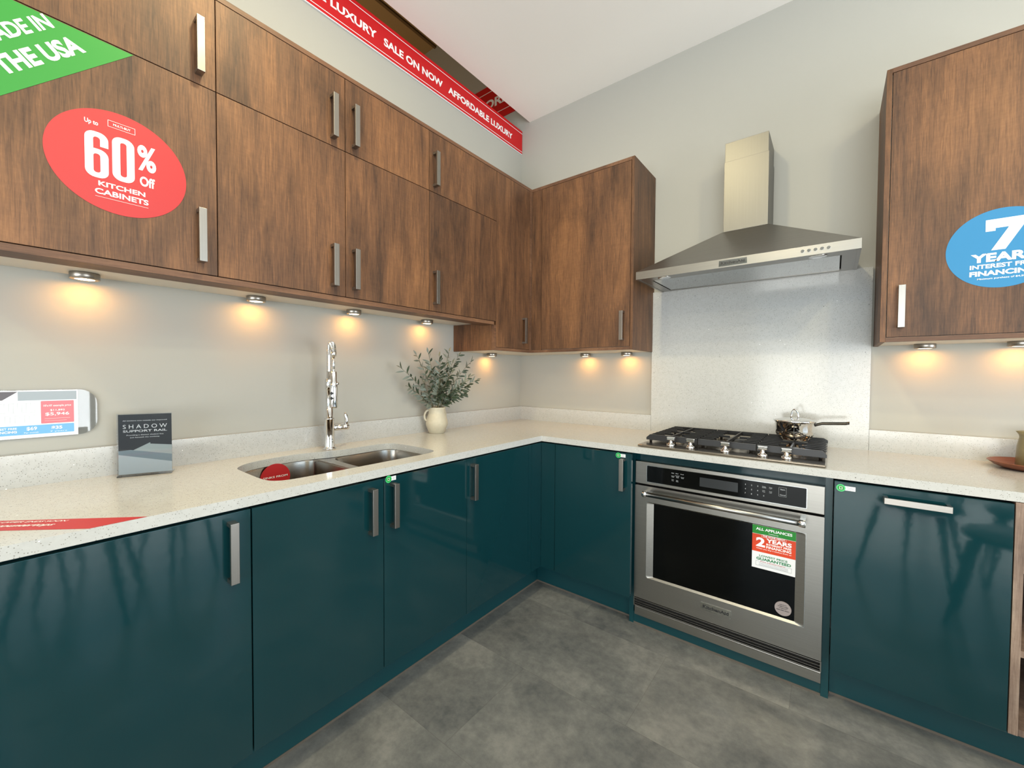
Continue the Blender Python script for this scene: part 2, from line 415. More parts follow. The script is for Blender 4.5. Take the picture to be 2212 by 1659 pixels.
# right and front walls with window openings
def window_wall(name, along, pos, a0, a1, wa0, wa1, z0, z1, idx):
    b = BM()
    def bx(p0, p1, zz0, zz1, t0=0.0, t1=0.12):
        if along == 'y': box(b, pos+t0, pos+t1, p0, p1, zz0, zz1)
        else: box(b, p0, p1, pos-t1, pos-t0, zz0, zz1)
    bx(a0, a1, 0, z0); bx(a0, a1, z1, 4.3); bx(a0, wa0, z0, z1); bx(wa1, a1, z0, z1)
    struct(name, b, 'paint')
    b = BM(); n = 4; w = (wa1-wa0)/n
    for i in range(n+1): bx(wa0+i*w-.025, wa0+i*w+.025, z0, z1, 0.02, 0.055)
    bx(wa0, wa1, z0, z0+.05, .02, .055); bx(wa0, wa1, z1-.05, z1, .02, .055)
    o = struct('window_%d' % idx, b, 'dark_seat')
window_wall('wall_right', 'y', X1, Y0, 0.0, -3.1, -0.5, 0.02, 2.75, 1)
window_wall('wall_front', 'x', Y0, -0.1, X1, 0.8, 5.0, 0.15, 2.75, 2)
for i, (x, y) in enumerate([(1.15, -1.95), (3.1, -2.3), (3.8, -3.0), (1.5, -4.4)]):
    b = BM(); lathe(b, [(0.082, 3.2045), (0.105, 3.2045), (0.105, 3.196), (0.092, 3.190), (0.082, 3.196), (0.082, 3.2045)], x, y, 32)
    o = mk('downlight', b, 'white', None)
    tag(o, ['round white ceiling downlight nearest the tap', 'round white ceiling downlight nearest the oven', 'round white ceiling downlight nearest the right window', 'round white ceiling downlight nearest the front window'][i], 'ceiling light', 'ceiling downlights')

# ------------------------------------------------------------------ handles
def handle_v_left(y, z0, z1, face, parent, mat='handle'):      # on a face looking +x
    b = BM(); w = 0.0105; d = 0.034
    box(b, face+d-.009, face+d, y-w, y+w, z0, z1, .001)
    box(b, face, face+d-.009, y-w+.001, y+w-.001, z0, z0+.011); box(b, face, face+d-.009, y-w+.001, y+w-.001, z1-.011, z1)
    return mk('handle', b, mat, parent)
def handle_v_back(x, z0, z1, face, parent, mat='handle'):      # on a face looking -y
    b = BM(); w = 0.0105; d = 0.034
    box(b, x-w, x+w, face-d, face-d+.009, z0, z1, .001)
    box(b, x-w+.001, x+w-.001, face-d+.009, face, z0, z0+.011); box(b, x-w+.001, x+w-.001, face-d+.009, face, z1-.011, z1)
    return mk('handle', b, mat, parent)
def handle_h_back(x0, x1, z, face, parent):
    b = BM(); w = 0.0105; d = 0.034
    box(b, x0, x1, face-d, face-d+.009, z-w, z+w, .001)
    box(b, x0, x0+.011, face-d+.009, face, z-w+.001, z+w-.001); box(b, x1-.011, x1, face-d+.009, face, z-w+.001, z+w-.001)
    return mk('handle', b, 'handle_x', parent)
def shell(b, x0, x1, y0, y1, z0, z1, t=.018, open_top=False, openside=None):
    """hollow cabinet carcass; openside 'x' (front at x1) or 'y' (front at y0)"""
    box(b, x0, x1, y0, y1, z0, z0+t)
    if not open_top: box(b, x0, x1, y0, y1, z1-t, z1)
    zt = z1 if open_top else z1-t
    if openside == 'x':
        box(b, x0, x1, y0, y0+t, z0+t, zt); box(b, x0, x1, y1-t, y1, z0+t, zt); box(b, x0, x0+.006, y0+t, y1-t, z0+t, zt)
    else:
        box(b, x0, x0+t, y0, y1, z0+t, zt); box(b, x1-t, x1, y0, y1, z0+t, zt); box(b, x0+t, x1-t, y1-.006, y1, z0+t, zt)
    return b

# ------------------------------------------------------------------ wall cabinets, left run
WF = 0.3505
ys = [-2.720, -2.1208, -1.672, -1.2257, -0.7249]
hy = [-2.168, -1.727, -1.634, -1.192]
pos = ['under the red round discount sticker, at the far left', 'left of the tap, second from the left', 'straight above the tap, third from the left', 'above the olive sprigs']
pos2 = ['with the green ribbon below its edge, at the far left', 'second from the left in the top row', 'third from the left in the top row', 'at the right end of the top row']
LC = []
for i in range(4):
    y0, y1 = ys[i], ys[i+1]; yd1 = -0.7057 if i == 3 else y1
    t = thing('wall_cabinet', (0.17, (y0+y1)/2, 1.582), 'tall walnut wall cabinet '+pos[i], 'cabinet', 'wall cabinets over the sink')
    mk('body', shell(BM(), 0.002, 0.329, y0+.0005, y1-.0005, 1.582, 2.180, openside='x'), 'white_board', t)
    d = mk('door', box(BM(), 0.3315, WF, y0+.0014, yd1-.0014, 1.5846, 2.1795, .0006), 'wood_z', t)
    handle_v_left(hy[i], 1.618, 1.785, WF, d); LC.append(t)
    t = thing('top_cabinet', (0.17, (y0+y1)/2, 2.181), 'short walnut top cabinet '+pos2[i], 'cabinet', 'top cabinets over the sink')
    mk('body', shell(BM(), 0.002, 0.329, y0+.0005, y1-.0005, 2.181, 2.478, openside='x'), 'white_board', t)
    d = mk('door', box(BM(), 0.3315, WF, y0+.0014, yd1-.0014, 2.1825, 2.476, .0006), 'wood_z', t)
    handle_v_left(hy[i], 2.209, 2.3775, WF, d)
tag(mk('cornice_board', box(BM(), 0.002, WF, -2.72, -0.7070, 2.479, 2.4965), 'wood_y'), 'thin walnut board capping the top row of cabinets over the sink', 'board')
tag(mk('light_rail', box(BM(), 0.262, WF+.001, -2.72, -0.7260, 1.5625, 1.5815, .0006), 'wood_y'), 'walnut rail running under the wall cabinets in front of the puck lights', 'board')

# corner wall cabinet (L-shaped)
BF = -0.343
t = thing('corner_wall_cabinet', (0.3, -0.3, 1.4112), 'tall L-shaped walnut corner wall cabinet left of the hood', 'cabinet')
b = BM()
slab(b, [[(.002, -.7065), (.329, -.7065), (.329, -.326), (1.036, -.326), (1.036, -.002), (.002, -.002)]], 1.4125, 2.4935)
mk('body', b, 'white_board', t)
b = BM()                                                   # face frame around the doors
box(b, .3295, WF, -.7068, BF, 1.4112, 1.4285); box(b, .3295, WF, -.7068, BF, 2.4785, 2.4965)
box(b, .3295, WF, -.7249, -.7068, 1.4112, 1.5615); box(b, .3295, WF, -.366, BF, 1.4285, 2.4785)
box(b, WF, 1.0387, BF, -.3265, 1.4112, 1.4285); box(b, WF, 1.0387, BF, -.3265, 2.4785, 2.4965)
mk('face_frame', b, 'wood_y', t)
b = BM(); box(b, WF+.0005, .430, BF+.0015, -.327, 1.4288, 2.4782); mk('corner_filler', b, 'wood_z', t)
b = BM(); box(b, .003, .3285, -.7249, -.7068, 1.4112, 1.5795); mk('side_panel', b, 'wood_z', t)
b = BM(); box(b, 1.0390, 1.0555, BF, -.002, 1.4112, 2.4965, .0006); mk('side_panel', b, 'wood_z', t)
d = mk('door', box(BM(), .3315, WF+.0006, -.7052, -.3682, 1.4305, 2.476, .0006), 'wood_z', t)
handle_v_left(-.437, 1.4665, 1.632, WF, d)
d = mk('door', box(BM(), .4325, 1.0362, BF-.0006, -.327, 1.4305, 2.476, .0006), 'wood_z', t)
handle_v_back(.996, 1.4655, 1.632, BF, d)

# right wall cabinet
t = thing('wall_cabinet', (2.4, -.17, 1.4075), 'tall walnut wall cabinet right of the hood with a blue round sticker', 'cabinet')
mk('body', box(BM(), 2.1158, 2.70, -.324, -.002, 1.4095, 2.492), 'white_board', t)
mk('side_panel', box(BM(), 2.0985, 2.1155, BF-.001, -.002, 1.406, 2.4965, .0006), 'wood_z', t)
mk('side_panel', box(BM(), 2.7005, 2.718, BF-.001, -.002, 1.406, 2.4965, .0006), 'wood_z', t)
for z_a, z_b in ((1.406, 1.4235), (2.479, 2.4965)): mk('frame_rail', box(BM(), 2.1158, 2.70, BF-.001, -.325, z_a, z_b), 'wood_x', t)
d = mk('door', box(BM(), 2.118, 2.6985, BF-.0014, -.326, 1.4255, 2.4765, .0006), 'wood_z', t)
handle_v_back(2.158, 1.460, 1.6265, BF-.001, d)

# ------------------------------------------------------------------ puck lights
def puck(x, y, z, label, glow):
    t = thing('puck_light', (x, y, z), label, 'light', 'puck lights under the wall cabinets')
    b = BM(); lathe(b, [(0.0, z), (.0345, z), (.0355, z-.002), (.0355, z-.0185), (.0330, z-.0205), (.0240, z-.0205), (.0240, z-.0175), (0, z-.0175)], x, y, 40)
    mk('housing', b, 'steel_mirror' if False else 'handle', t)
    b = BM(); lathe(b, [(0.0, z-.0178), (.0236, z-.0178), (.0236, z-.0198), (0.0, z-.0202)], x, y, 32)
    mk('lens', b, 'lens', t)
    l = bpy.data.lights.new('puck_glow', 'AREA'); l.shape = 'DISK'; l.size = .046; l.energy = glow; l.color = (1.0, 0.42, 0.05)
    lo = bpy.data.objects.new('puck_glow', l); COL.objects.link(lo); lo.location = (x, y, z-.0210)
PW = 0.44
for i, y in enumerate((-2.3985, -1.9044, -1.4645, -0.9966)):
    puck(.062, y, 1.5818, 'round puck light under the wall cabinets, '+['nearest the left edge of the photo', 'left of the tap', 'right of the tap', 'above the left side of the olive sprigs'][i], PW)
puck(.062, -.4136, 1.4110, 'round puck light under the left arm of the corner cabinet', PW)
puck(.6091, -.062, 1.4110, 'round puck light under the right arm of the corner cabinet, nearer the corner', PW)
puck(.9047, -.062, 1.4110, 'round puck light under the right arm of the corner cabinet, nearer the hood', PW)
puck(2.2648, -.062, 1.4095, 'round puck light under the right wall cabinet, above the upstand beside the splashback', PW)
puck(2.5344, -.062, 1.4095, 'round puck light under the right wall cabinet at the right edge of the photo', PW)

# ------------------------------------------------------------------ base cabinets
F = 0.646; ZT = 0.159; ZD = 0.876
def teal_door(b): return b
t = thing('base_cabinet', (.33, -2.43, ZT), 'gloss teal base cabinet with one door at the left edge below the quartz sticker', 'cabinet')
mk('body', shell(BM(), .02, .624, -2.72, -2.1325, ZT+.002, ZD, openside='x'), 'teal_matt', t)
d = mk('door', box(BM(), .627, F, -2.7185, -2.1342, ZT, ZD, .001), 'teal', t); handle_v_left(-2.1835, .687, .8545, F, d)
t = thing('sink_cabinet', (.33, -1.69, ZT), 'gloss teal double-door base cabinet under the sink', 'cabinet')
mk('body', shell(BM(), .02, .624, -2.1315, -1.2548, ZT+.002, .66, open_top=True, openside='x'), 'teal_matt', t)
d = mk('door', box(BM(), .627, F, -2.1304, -1.6935, ZT, ZD, .001), 'teal', t); handle_v_left(-1.748, .686, .852, F, d)
d = mk('door', box(BM(), .627, F, -1.6905, -1.2550, ZT, ZD, .001), 'teal', t); handle_v_left(-1.656, .687, .853, F, d)
t = thing('base_cabinet', (.33, -1.0, ZT), 'gloss teal base cabinet with one door between the sink cabinet and the inner corner', 'cabinet')
mk('body', shell(BM(), .02, .624, -1.2540, -.7445, ZT+.002, ZD, openside='x'), 'teal_matt', t)
d = mk('door', box(BM(), .627, F, -1.2530, -.7450, ZT, ZD, .001), 'teal', t); handle_v_left(-1.221, .6865, .852, F, d)
t = thing('corner_base_cabinet', (.8, -.4, ZT), 'gloss teal corner base cabinet with one door left of the oven', 'cabinet')
mk('body', shell(BM(), .6465, 1.148, -.625, -.02, ZT+.002, ZD, openside='y'), 'teal_matt', t)
b = BM(); box(b, .627, F, -.7425, -.6482, ZT, ZD, .0008); box(b, F+.0005, .7365, -.6482, -.629, ZT, ZD, .0008); mk('corner_filler', b, 'teal', t)
d = mk('door', box(BM(), .7395, 1.1795, -.6482, -.629, ZT, ZD, .001), 'teal', t); handle_v_back(1.139, .6925, .850, -.6482, d)
t = thing('dishwasher', (2.18, -.35, ZT), 'appliance with gloss teal door and horizontal bar handle right of the oven', 'appliance')
mk('body', box(BM(), 1.967, 2.395, -.625, -.03, ZT+.002, ZD-.002), 'teal_matt', t)
d = mk('door', box(BM(), 1.9635, 2.3985, -.6482, -.629, ZT, ZD, .001), 'teal', t); handle_h_back(2.0995, 2.2640, .8355, -.6482, d)
t = thing('open_shelf_unit', (2.65, -.35, ZT), 'grey oak open shelf unit at the right edge below the countertop', 'shelf unit')
b = BM(); box(b, 2.401, 2.421, -.6482, -.02, ZT, .882, .0006); mk('side_panel', b, 'oak_grey', t)
b = BM(); box(b, 2.88, 2.90, -.6482, -.02, ZT, .882, .0006); mk('side_panel', b, 'oak_grey', t)
for z in (ZT, .405, .665): mk('shelf', box(BM(), 2.4215, 2.8795, -.645, -.03, z, z+.02, .0006), 'oak_grey', t)
mk('back_panel', box(BM(), 2.4215, 2.8795, -.03, -.02, ZT, .882), 'oak_dark', t)
# plinths
def plinth(pts, label):
    t = thing('plinth', (pts[0][0], pts[0][2], 0), label, 'plinth')
    b = BM(); b2 = BM()
    for x0, x1, y0, y1, z1 in pts:
        box(b, x0, x1, y0, y1, .009, z1)
        if (x1-x0) < (y1-y0): box(b2, x0, x1+.0015, y0, y1, 0, .0088)
        else: box(b2, x0, x1, y0-.0015, y1, 0, .0088)
    mk('board', b, 'teal_matt', t); mk('floor_seal', b2, 'seal', t)
plinth([(.530, .548, -2.72, -.5385, .1575)], 'teal plinth board under the sink run')
plinth([(.5485, 1.149, -.5385, -.5205, .1575)], 'teal plinth board between the inner corner and the oven')
plinth([(1.9625, 2.90, -.5385, -.5205, .1575)], 'teal plinth board under the right-hand units')

# oven housing
OP = -.578
t = thing('oven_housing', (1.555, -.3, 0), 'teal cabinet housing around the built-in oven', 'cabinet')
mk('side_panel', box(BM(), 1.1505, 1.1735, OP, -.03, 0, ZD), 'teal_matt', t)
mk('side_panel', box(BM(), 1.9365, 1.9605, OP, -.03, 0, ZD), 'teal_matt', t)
mk('top_filler', box(BM(), 1.174, 1.936, OP, OP+.018, .8385, ZD), 'teal', t)
b = BM(); box(b, 1.174, 1.936, OP+.002, OP+.02, .009, .0595); mk('plinth_board', b, 'teal_matt', t)
mk('floor_seal', box(BM(), 1.174, 1.936, OP+.0005, OP+.02, 0, .0088), 'seal', t)

# countertop with sink cut-out
hole = [(.2975, -2.0398), (.24, -2.0394), (.1951, -2.012), (.1596, -1.9642), (.1376, -1.884), (.1305, -1.7977), (.1453, -1.7116), (.1665, -1.662), (.1797, -1.6003), (.1806, -1.4963), (.1806, -1.3901), (.1950, -1.3500), (.2352, -1.3337), (.3318, -1.3290), (.4361, -1.3288), (.5141, -1.3344), (.5401, -1.3620), (.5500, -1.4164), (.5506, -1.5243), (.5512, -1.6594), (.5520, -1.7831), (.5524, -1.8956), (.5478, -1.9768), (.5383, -2.010), (.510, -2.034), (.4606, -2.0405), (.3825, -2.041)]
hole = hole[::-1]
def smooth_loop(pts, it=2):
    for _ in range(it):
        out = []
        for i in range(len(pts)):
            p, q = pts[i], pts[(i+1) % len(pts)]
            out.append((p[0]*.75+q[0]*.25, p[1]*.75+q[1]*.25)); out.append((p[0]*.25+q[0]*.75, p[1]*.25+q[1]*.75))
        pts = out
    return pts
hole = smooth_loop(hole, 2)
D = .6452; ZH = .914; ZU = .8838
outer = [(.002, -2.75), (D, -2.75), (D, -D), (2.93, -D), (2.93, -.002), (.002, -.002)]
b = BM(); slab(b, [outer, hole], ZU, ZH)
tag(mk('countertop', b, 'quartz', recalc=False), 'pale speckled quartz L-shaped countertop with sink cut-out', 'countertop')
b = BM(); slab(b, [[(.002, -2.75), (.0205, -2.75), (.0205, -.0205), (1.0515, -.0205), (1.0515, -.002), (.002, -.002)]], ZH, 1.0135)
tag(mk('upstand', b, 'quartz'), 'low speckled quartz upstand along the sink wall and round the corner', 'upstand')
tag(mk('upstand', box(BM(), 2.0915, 2.93, -.0205, -.002, ZH, 1.0135), 'quartz'), 'low speckled quartz upstand right of the tall splashback', 'upstand')
tag(mk('splashback', box(BM(), 1.0525, 2.0905, -.0200, -.002, ZH, 1.7820), 'quartz'), 'tall speckled quartz splashback between hob and hood', 'splashback')

# ------------------------------------------------------------------ sink
t = thing('sink', (.34, -1.68, .66), 'stainless steel double-bowl undermount sink with a red sticker inside', 'sink')
def bowl(loop, zr, zb, inset=.030):
    b = BM(); n = len(loop); cx = sum(p[0] for p in loop)/n; cy = sum(p[1] for p in loop)/n
    rings = []
    for k, (f, z) in enumerate([(0, zr), (.002, zr-.006), (.006, zr-.10), (.010, zb+.035), (.018, zb+.014), (.038, zb+.002), (.09, zb)]):
        ring = []
        for i, (x, y) in enumerate(loop):
            v = Vector((x-cx, y-cy)); L = v.length; v = v*((L-f)/L)
            ring.append(b.verts.new((cx+v.x, cy+v.y, z)))
        rings.append(ring)
    for i in range(len(rings)-1):
        for k in range(n):
            fc = b.faces.new((rings[i][k], rings[i][(k+1) % n], rings[i+1][(k+1) % n], rings[i+1][k])); fc.smooth = True
    b.faces.new(rings[-1])
    return b
L1 = smooth_loop([(.300, -2.035), (.20, -2.02), (.150, -1.965), (.128, -1.885), (.122, -1.79), (.136, -1.722), (.175, -1.702), (.35, -1.700), (.50, -1.702), (.552, -1.745), (.560, -1.85), (.556, -1.95), (.535, -2.01), (.47, -2.034), (.39, -2.036)][::-1], 2)
L2 = smooth_loop([(.225, -1.655), (.185, -1.63), (.170, -1.56), (.170, -1.45), (.175, -1.37), (.205, -1.325), (.27, -1.315), (.40, -1.315), (.50, -1.318), (.548, -1.345), (.560, -1.42), (.560, -1.54), (.548, -1.625), (.50, -1.658), (.35, -1.661)][::-1], 2)
mk('bowl', bowl(L1, .8805, .675), 'steel_sink', t, label='larger left bowl')
mk('bowl', bowl(L2, .8805, .695), 'steel_sink', t, label='smaller right bowl')
b = BM()
FO = smooth_loop([(.08, -2.07), (.08, -1.28), (.60, -1.28), (.60, -2.07)][::-1], 2)
slab(b, [FO, L1[::-1], L2[::-1]], .8795, .8825); mk('flange', b, 'steel_sink', t)
for (x, y, z) in ((.34, -1.86, .6755), (.36, -1.49, .6955)):
    b = BM(); lathe(b, [(0, z+.001), (.03, z+.001), (.036, z+.004), (.044, z+.003), (.046, z)], x, y, 32); mk('drain', b, 'chrome', t)
pl = PX(.1435)
o = mk('red_sticker', poly(BM(), pl, disc((-1.868, .832), .058), 0, .001), 'coral', t, label='round red sticker on the left bowl wall')
b = BM(); text(b, pl, 'SINKS FROM', -1.915, -1.821, .832, .840, .01, .0018); text(b, pl, '$199', -1.905, -1.83, .785, .815, .02, .0018); mk('lettering', b, 'white', o)

# ------------------------------------------------------------------ tap
t = thing('kitchen_tap', (.12, -1.6236, ZH), 'chrome spring-neck pull-down kitchen tap behind the sink', 'tap')
cx, cy = .12, -1.6236
b = BM(); lathe(b, [(0, ZH), (.0275, ZH), (.0275, ZH+.006), (.0225, ZH+.009), (.0215, ZH+.012), (.0215, 1.052), (.0225, 1.054), (.0225, 1.058), (.0160, 1.060), (.0155, 1.19), (.0185, 1.193), (.0185, 1.238), (.0165, 1.240), (.0120, 1.2405), (.0120, 1.275), (0, 1.275)], cx, cy, 32); mk('body', b, 'chrome', t)
hd = Vector((.28, -1.688, 0)); c0 = Vector((cx, cy, 0)); dv = hd-c0; R = dv.length/2
path = [Vector((cx, cy, 1.24+.01*i)) for i in range(7)]
zc = 1.345
path += [Vector((cx, cy, z)) for z in (1.315, 1.33, zc)]
for i in range(1, 25):
    th = math.pi*i/24
    p = c0+dv*0.5*(1-math.cos(th)); path.append(Vector((p.x, p.y, zc+.052*math.sin(th))))
b = BM(); tube(b, path, .0075, 12); mk('hose', b, 'chrome', t)
# coil spring round the hose
fine = []
for i in range(len(path)-1):
    for k in range(12): fine.append(path[i].lerp(path[i+1], k/12))
L = 0; sp = []; prevp = fine[0]; u = None
for i, p in enumerate(fine[:-1]):
    tdir = (fine[i+1]-p).normalized()
    if u is None: u = tdir.cross(Vector((1, 0, 0))).normalized()
    u = (u-tdir*u.dot(tdir)).normalized(); w = tdir.cross(u)
    step = (fine[i+1]-p).length
    for k in range(3):
        q = p.lerp(fine[i+1], k/3); ph = 2*math.pi*(L+step*k/3)/.0066
        sp.append(q+(u*math.cos(ph)+w*math.sin(ph))*.0105)
    L += step
b = BM(); tube(b, sp, .0014, 5); mk('spring', b, 'chrome', t)
b = BM(); tube(b, [(hd.x, hd.y, zc), (hd.x, hd.y, 1.262)], .0052, 12); cyl(b, (hd.x, hd.y, zc+.012), (hd.x, hd.y, zc-.008), .0125, .0115, 20); mk('spout_tube', b, 'chrome', t)
b = BM(); lathe(b, [(0, 1.274), (.0115, 1.274), (.0125, 1.272), (.0125, 1.232), (.0150, 1.230), (.0155, 1.200), (.0160, 1.124), (.0150, 1.119), (.0120, 1.119), (0, 1.121)], hd.x, hd.y, 32)
sh = mk('spray_head', b, 'chrome', t)
toc = Vector((1.95-hd.x, -2.58-hd.y, 0)).normalized(); 
dd = Vector((math.cos(math.radians(-60)), math.sin(math.radians(-60)), 0))
for z in (1.181, 1.160):
    b = BM(); p = Vector((hd.x, hd.y, z))+dd*.0145; cyl(b, p, p+dd*.003, .0068, .006, 16); mk('button', b, 'dark_seat', sh, label='black spray button')
b = BM(); q = Vector((hd.x, hd.y, 1.222)); cyl(b, q+rt*.012, q+rt*.020, .005, .005, 12); mk('clip', b, 'chrome', sh)
arm = BM(); ph0 = Vector((cx, cy+.018, 1.010)); ph1 = Vector((cx, -1.562, 1.010)); 
tube(arm, [ph0, ph1, (cx, -1.5545, 1.010), (cx, -1.5535, 1.010), (cx, -1.532, 1.010)], [.0135, .0135, .0125, .0145, .0145], 24)
ar = mk('valve', arm, 'chrome', t)
lv = BM(); pts = [(cx, -1.541, 1.018), (cx+.004, -1.540, 1.035), (cx+.004, -1.5415, 1.052), (cx+.002, -1.545, 1.068), (cx, -1.549, 1.078)]
for i in range(len(pts)): pass
tube(lv, pts, [.0105, .0085, .0085, .0080, .0045], 16); mk('lever', lv, 'chrome', t)

# ------------------------------------------------------------------ jug with olive sprigs
jx, jy = .098, -.952
t = thing('jug', (jx, jy, ZH), 'cream stoneware jug with two small handles holding olive sprigs', 'jug')
b = BM(); lathe(b, [(0, ZH), (.044, ZH), (.047, ZH+.004), (.054, .936), (.0630, .958), (.0650, .974), (.0625, .992), (.0570, 1.010), (.0515, 1.026), (.0495, 1.030), (.0490, 1.045), (.0495, 1.058), (.0530, 1.067), (.0500, 1.0685), (.0455, 1.058), (.0445, 1.035), (.053, 1.0), (.056, .97), (.04, .925), (0, .922)], jx, jy, 48)
mk('body', b, 'jug', t)
for sgn, fwd in ((-1, .45), (1, -.95)):
    dr = (rt*sgn+toc*fwd).normalized()
    pts = []
    for i in range(13):
        th = math.pi*i/12
        rr = .047+.021*math.sin(th); z = 1.052-(1.052-.990)*(1-math.cos(th))/2
        rr += .012*(i/12)
        pts.append(Vector((jx, jy, z))+dr*rr)
    b = BM(); tube(b, pts, .0058, 10); mk('handle', b, 'jug', t)
def leaf(bm, base, d, L, wd, nrm):
    d = d.normalized(); s = d.cross(nrm).normalized(); n = s.cross(d).normalized()
    sec = [(0, .08), (.2, .7), (.45, 1.0), (.7, .8), (.9, .35), (1, .02)]
    rows = []
    for tt, w in sec:
        c = base+d*L*tt-n*(L*.22*tt*tt)
        rows.append([bm.verts.new(c+s*(wd*w/2)+n*wd*.12*w), bm.verts.new(c), bm.verts.new(c-s*(wd*w/2)+n*wd*.12*w)])
    for i in range(len(rows)-1):
        for k in range(2):
            f = bm.faces.new((rows[i][k], rows[i][k+1], rows[i+1][k+1], rows[i+1][k])); f.smooth = True
RR = random.Random(11)
tips = [(-.27, .02, .225, 'far'), (-.175, .03, .30, ''), (-.10, .04, .315, ''), (-.06, .10, .26, ''), (.02, .0, .30, ''), (.07, .03, .33, ''), (.16, .02, .31, ''), (.235, .05, .27, 'r'), (.24, .10, .16, ''), (.16, .12, .18, ''), (-.18, .08, .17, ''), (-.20, .0, .12, ''), (.0, .13, .20, ''), (.09, .15, .15, ''), (-.10, .14, .14, ''), (-.155, .06, .045, 'low'), (.10, -.02, .24, ''), (-.04, -.02, .22, ''), (.12, .10, .10, ''), (-.06, .05, .19, ''), (.19, .05, .08, ''), (.04, .09, .26, '')]
for i, (dy, dx, dz, kind) in enumerate(tips):
    a0 = 2*math.pi*i/len(tips); st = Vector((jx+.022*math.cos(a0), jy+.022*math.sin(a0), .95))
    mid0 = Vector((jx+.03*math.cos(a0)*0.6+dx*.15, jy+dy*.15, 1.07))
    tip = Vector((max(.022, jx+dx), jy+dy, 1.07+dz))
    P = []
    for k in range(13):
        s = k/12
        if s < .3: P.append(st.lerp(mid0, s/.3))
        else:
            q = (s-.3)/.7; c1 = mid0+Vector((dx*.2, dy*.25, dz*.5))
            P.append(mid0*(1-q)**2+c1*2*q*(1-q)+tip*q*q)
    lab = {'far': 'long olive sprig reaching furthest left out of the cream jug', 'r': 'olive sprig reaching furthest right out of the cream jug', 'low': 'short low olive sprig hanging left just above the rim of the jug'}.get(kind, 'grey-green artificial olive sprig standing in the cream jug')
    sprig = thing('olive_sprig', tuple(st), lab, 'plant', 'olive sprigs in the jug')
    b = BM(); tube(b, P, [.0016*(1-.5*k/12) for k in range(13)], 6); mk('stem', b, 'stem', sprig)
    b = BM(); nl = 27 if kind != 'low' else 8
    for k in range(nl):
        s = .36+.62*k/(nl-1) + RR.uniform(-.02, .02); s = min(s, 1.0)
        if kind in ('far', 'r') and s < .6 and k % 2: continue
        j = min(int(s*12), 11); base = P[j].lerp(P[j+1], s*12-j); td = (P[j+1]-P[j]).normalized()
        rv = Vector((RR.uniform(-1, 1), RR.uniform(-1, 1), RR.uniform(-.5, .8))).normalized()
        side = td.cross(rv).normalized(); d = (td*RR.uniform(.5, 1.1)+side*RR.uniform(.7, 1.1)).normalized()
        if base.x+d.x*.045 < .008: d.x = abs(d.x)
        leaf(b, base, d, RR.uniform(.032, .050), RR.uniform(.0095, .0135), (td.cross(side)+Vector((0, 0, .5))).normalized())
    d = (P[-1]-P[-2]).normalized()
    if P[-1].x+d.x*.04 < .008: d.x = abs(d.x)
    leaf(b, P[-1], d, .032, .011, Vector((0.3, -.6, .8)).normalized())
    mk('leaves', b, 'leaf', sprig, recalc=False)

# ------------------------------------------------------------------ hood
t = thing('range_hood', (1.57, -.2, 1.776), 'stainless steel pyramid chimney hood over the hob', 'range hood')
hx0, hx1, hy_, hz0, hz1 = 1.110, 2.031, -.445, 1.776, 1.8165
b = BM()                                   # lip: hollow rectangular band
box(b, hx0, hx1, hy_, hy_+.012, hz0, hz1); box(b, hx0, hx0+.012, hy_+.012, -.022, hz0, hz1); box(b, hx1-.012, hx1, hy_+.012, -.022, hz0, hz1)
mk('lip', b, 'steel_x', t)
b = BM(); A = [(hx0, hy_, hz1), (hx1, hy_, hz1), (hx1, -.003, hz1), (hx0, -.003, hz1)]; Bq = [(1.484, -.222, 2.012), (1.687, -.222, 2.012), (1.687, -.003, 2.012), (1.484, -.003, 2.012)]
va = [b.verts.new(p) for p in A]; vb = [b.verts.new(p) for p in Bq]
for i in range(4): b.faces.new((va[i], va[(i+1) % 4], vb[(i+1) % 4], vb[i]))
b.faces.new(vb); b.faces.new(va[::-1]); mk('canopy', b, 'steel_x', t)
mk('chimney', box(BM(), 1.4865, 1.6845, -.220, -.003, 2.0125, 2.370, .001), 'steel_z', t, label='smooth lower chimney section')
mk('chimney', box(BM(), 1.489, 1.682, -.2175, -.003, 2.370, 2.4665, .001), 'steel_z', t, label='smudged inner chimney section at the top')
b = BM(); box(b, hx0+.012, hx1-.012, hy_+.012, hy_+.085, 1.7780, 1.784); box(b, hx0+.012, hx0+.06, hy_+.085, -.024, 1.7780, 1.784); box(b, hx1-.06, hx1-.012, hy_+.085, -.024, 1.7780, 1.784); box(b, hx0+.06, hx1-.06, -.05, -.024, 1.7780, 1.784)
mk('underside_frame', b, 'steel_x', t)
mk('filter_panel', box(BM(), hx0+.066, hx1-.066, hy_+.092, -.056, 1.7795, 1.785), 'steel_mirror', t, label='polished filter panel')
b = BM(); box(b, hx0+.06, hx1-.06, hy_+.085, -.05, 1.7860, 1.790); mk('recess', b, 'black_gap', t)
for x in (1.245, 1.890):
    b = BM(); lathe(b, [(0, 1.7745), (.022, 1.7748), (.032, 1.7765), (.033, 1.7779), (0, 1.7779)], x, hy_+.048, 28); mk('spotlight', b, 'chrome', t)
for x in (1.8394, 1.8614, 1.8834, 1.9054, 1.9274):
    b = BM(); cyl(b, (x, hy_, 1.7965), (x, hy_-.006, 1.7965), .0068, .006, 20); mk('button', b, 'chrome', t)
pl = PY(hy_)
bd = mk('badge', poly(BM(), pl, [(1.515, 1.7815), (1.632, 1.7815), (1.632, 1.8085), (1.515, 1.8085)], 0, .003), 'steel_mirror', t, label='maker\'s badge')
b = BM(); text(b, pl, 'KitchenAid', 1.524, 1.623, 1.7895, 1.8020, .03, .0034); mk('lettering', b, 'dark_txt', bd)

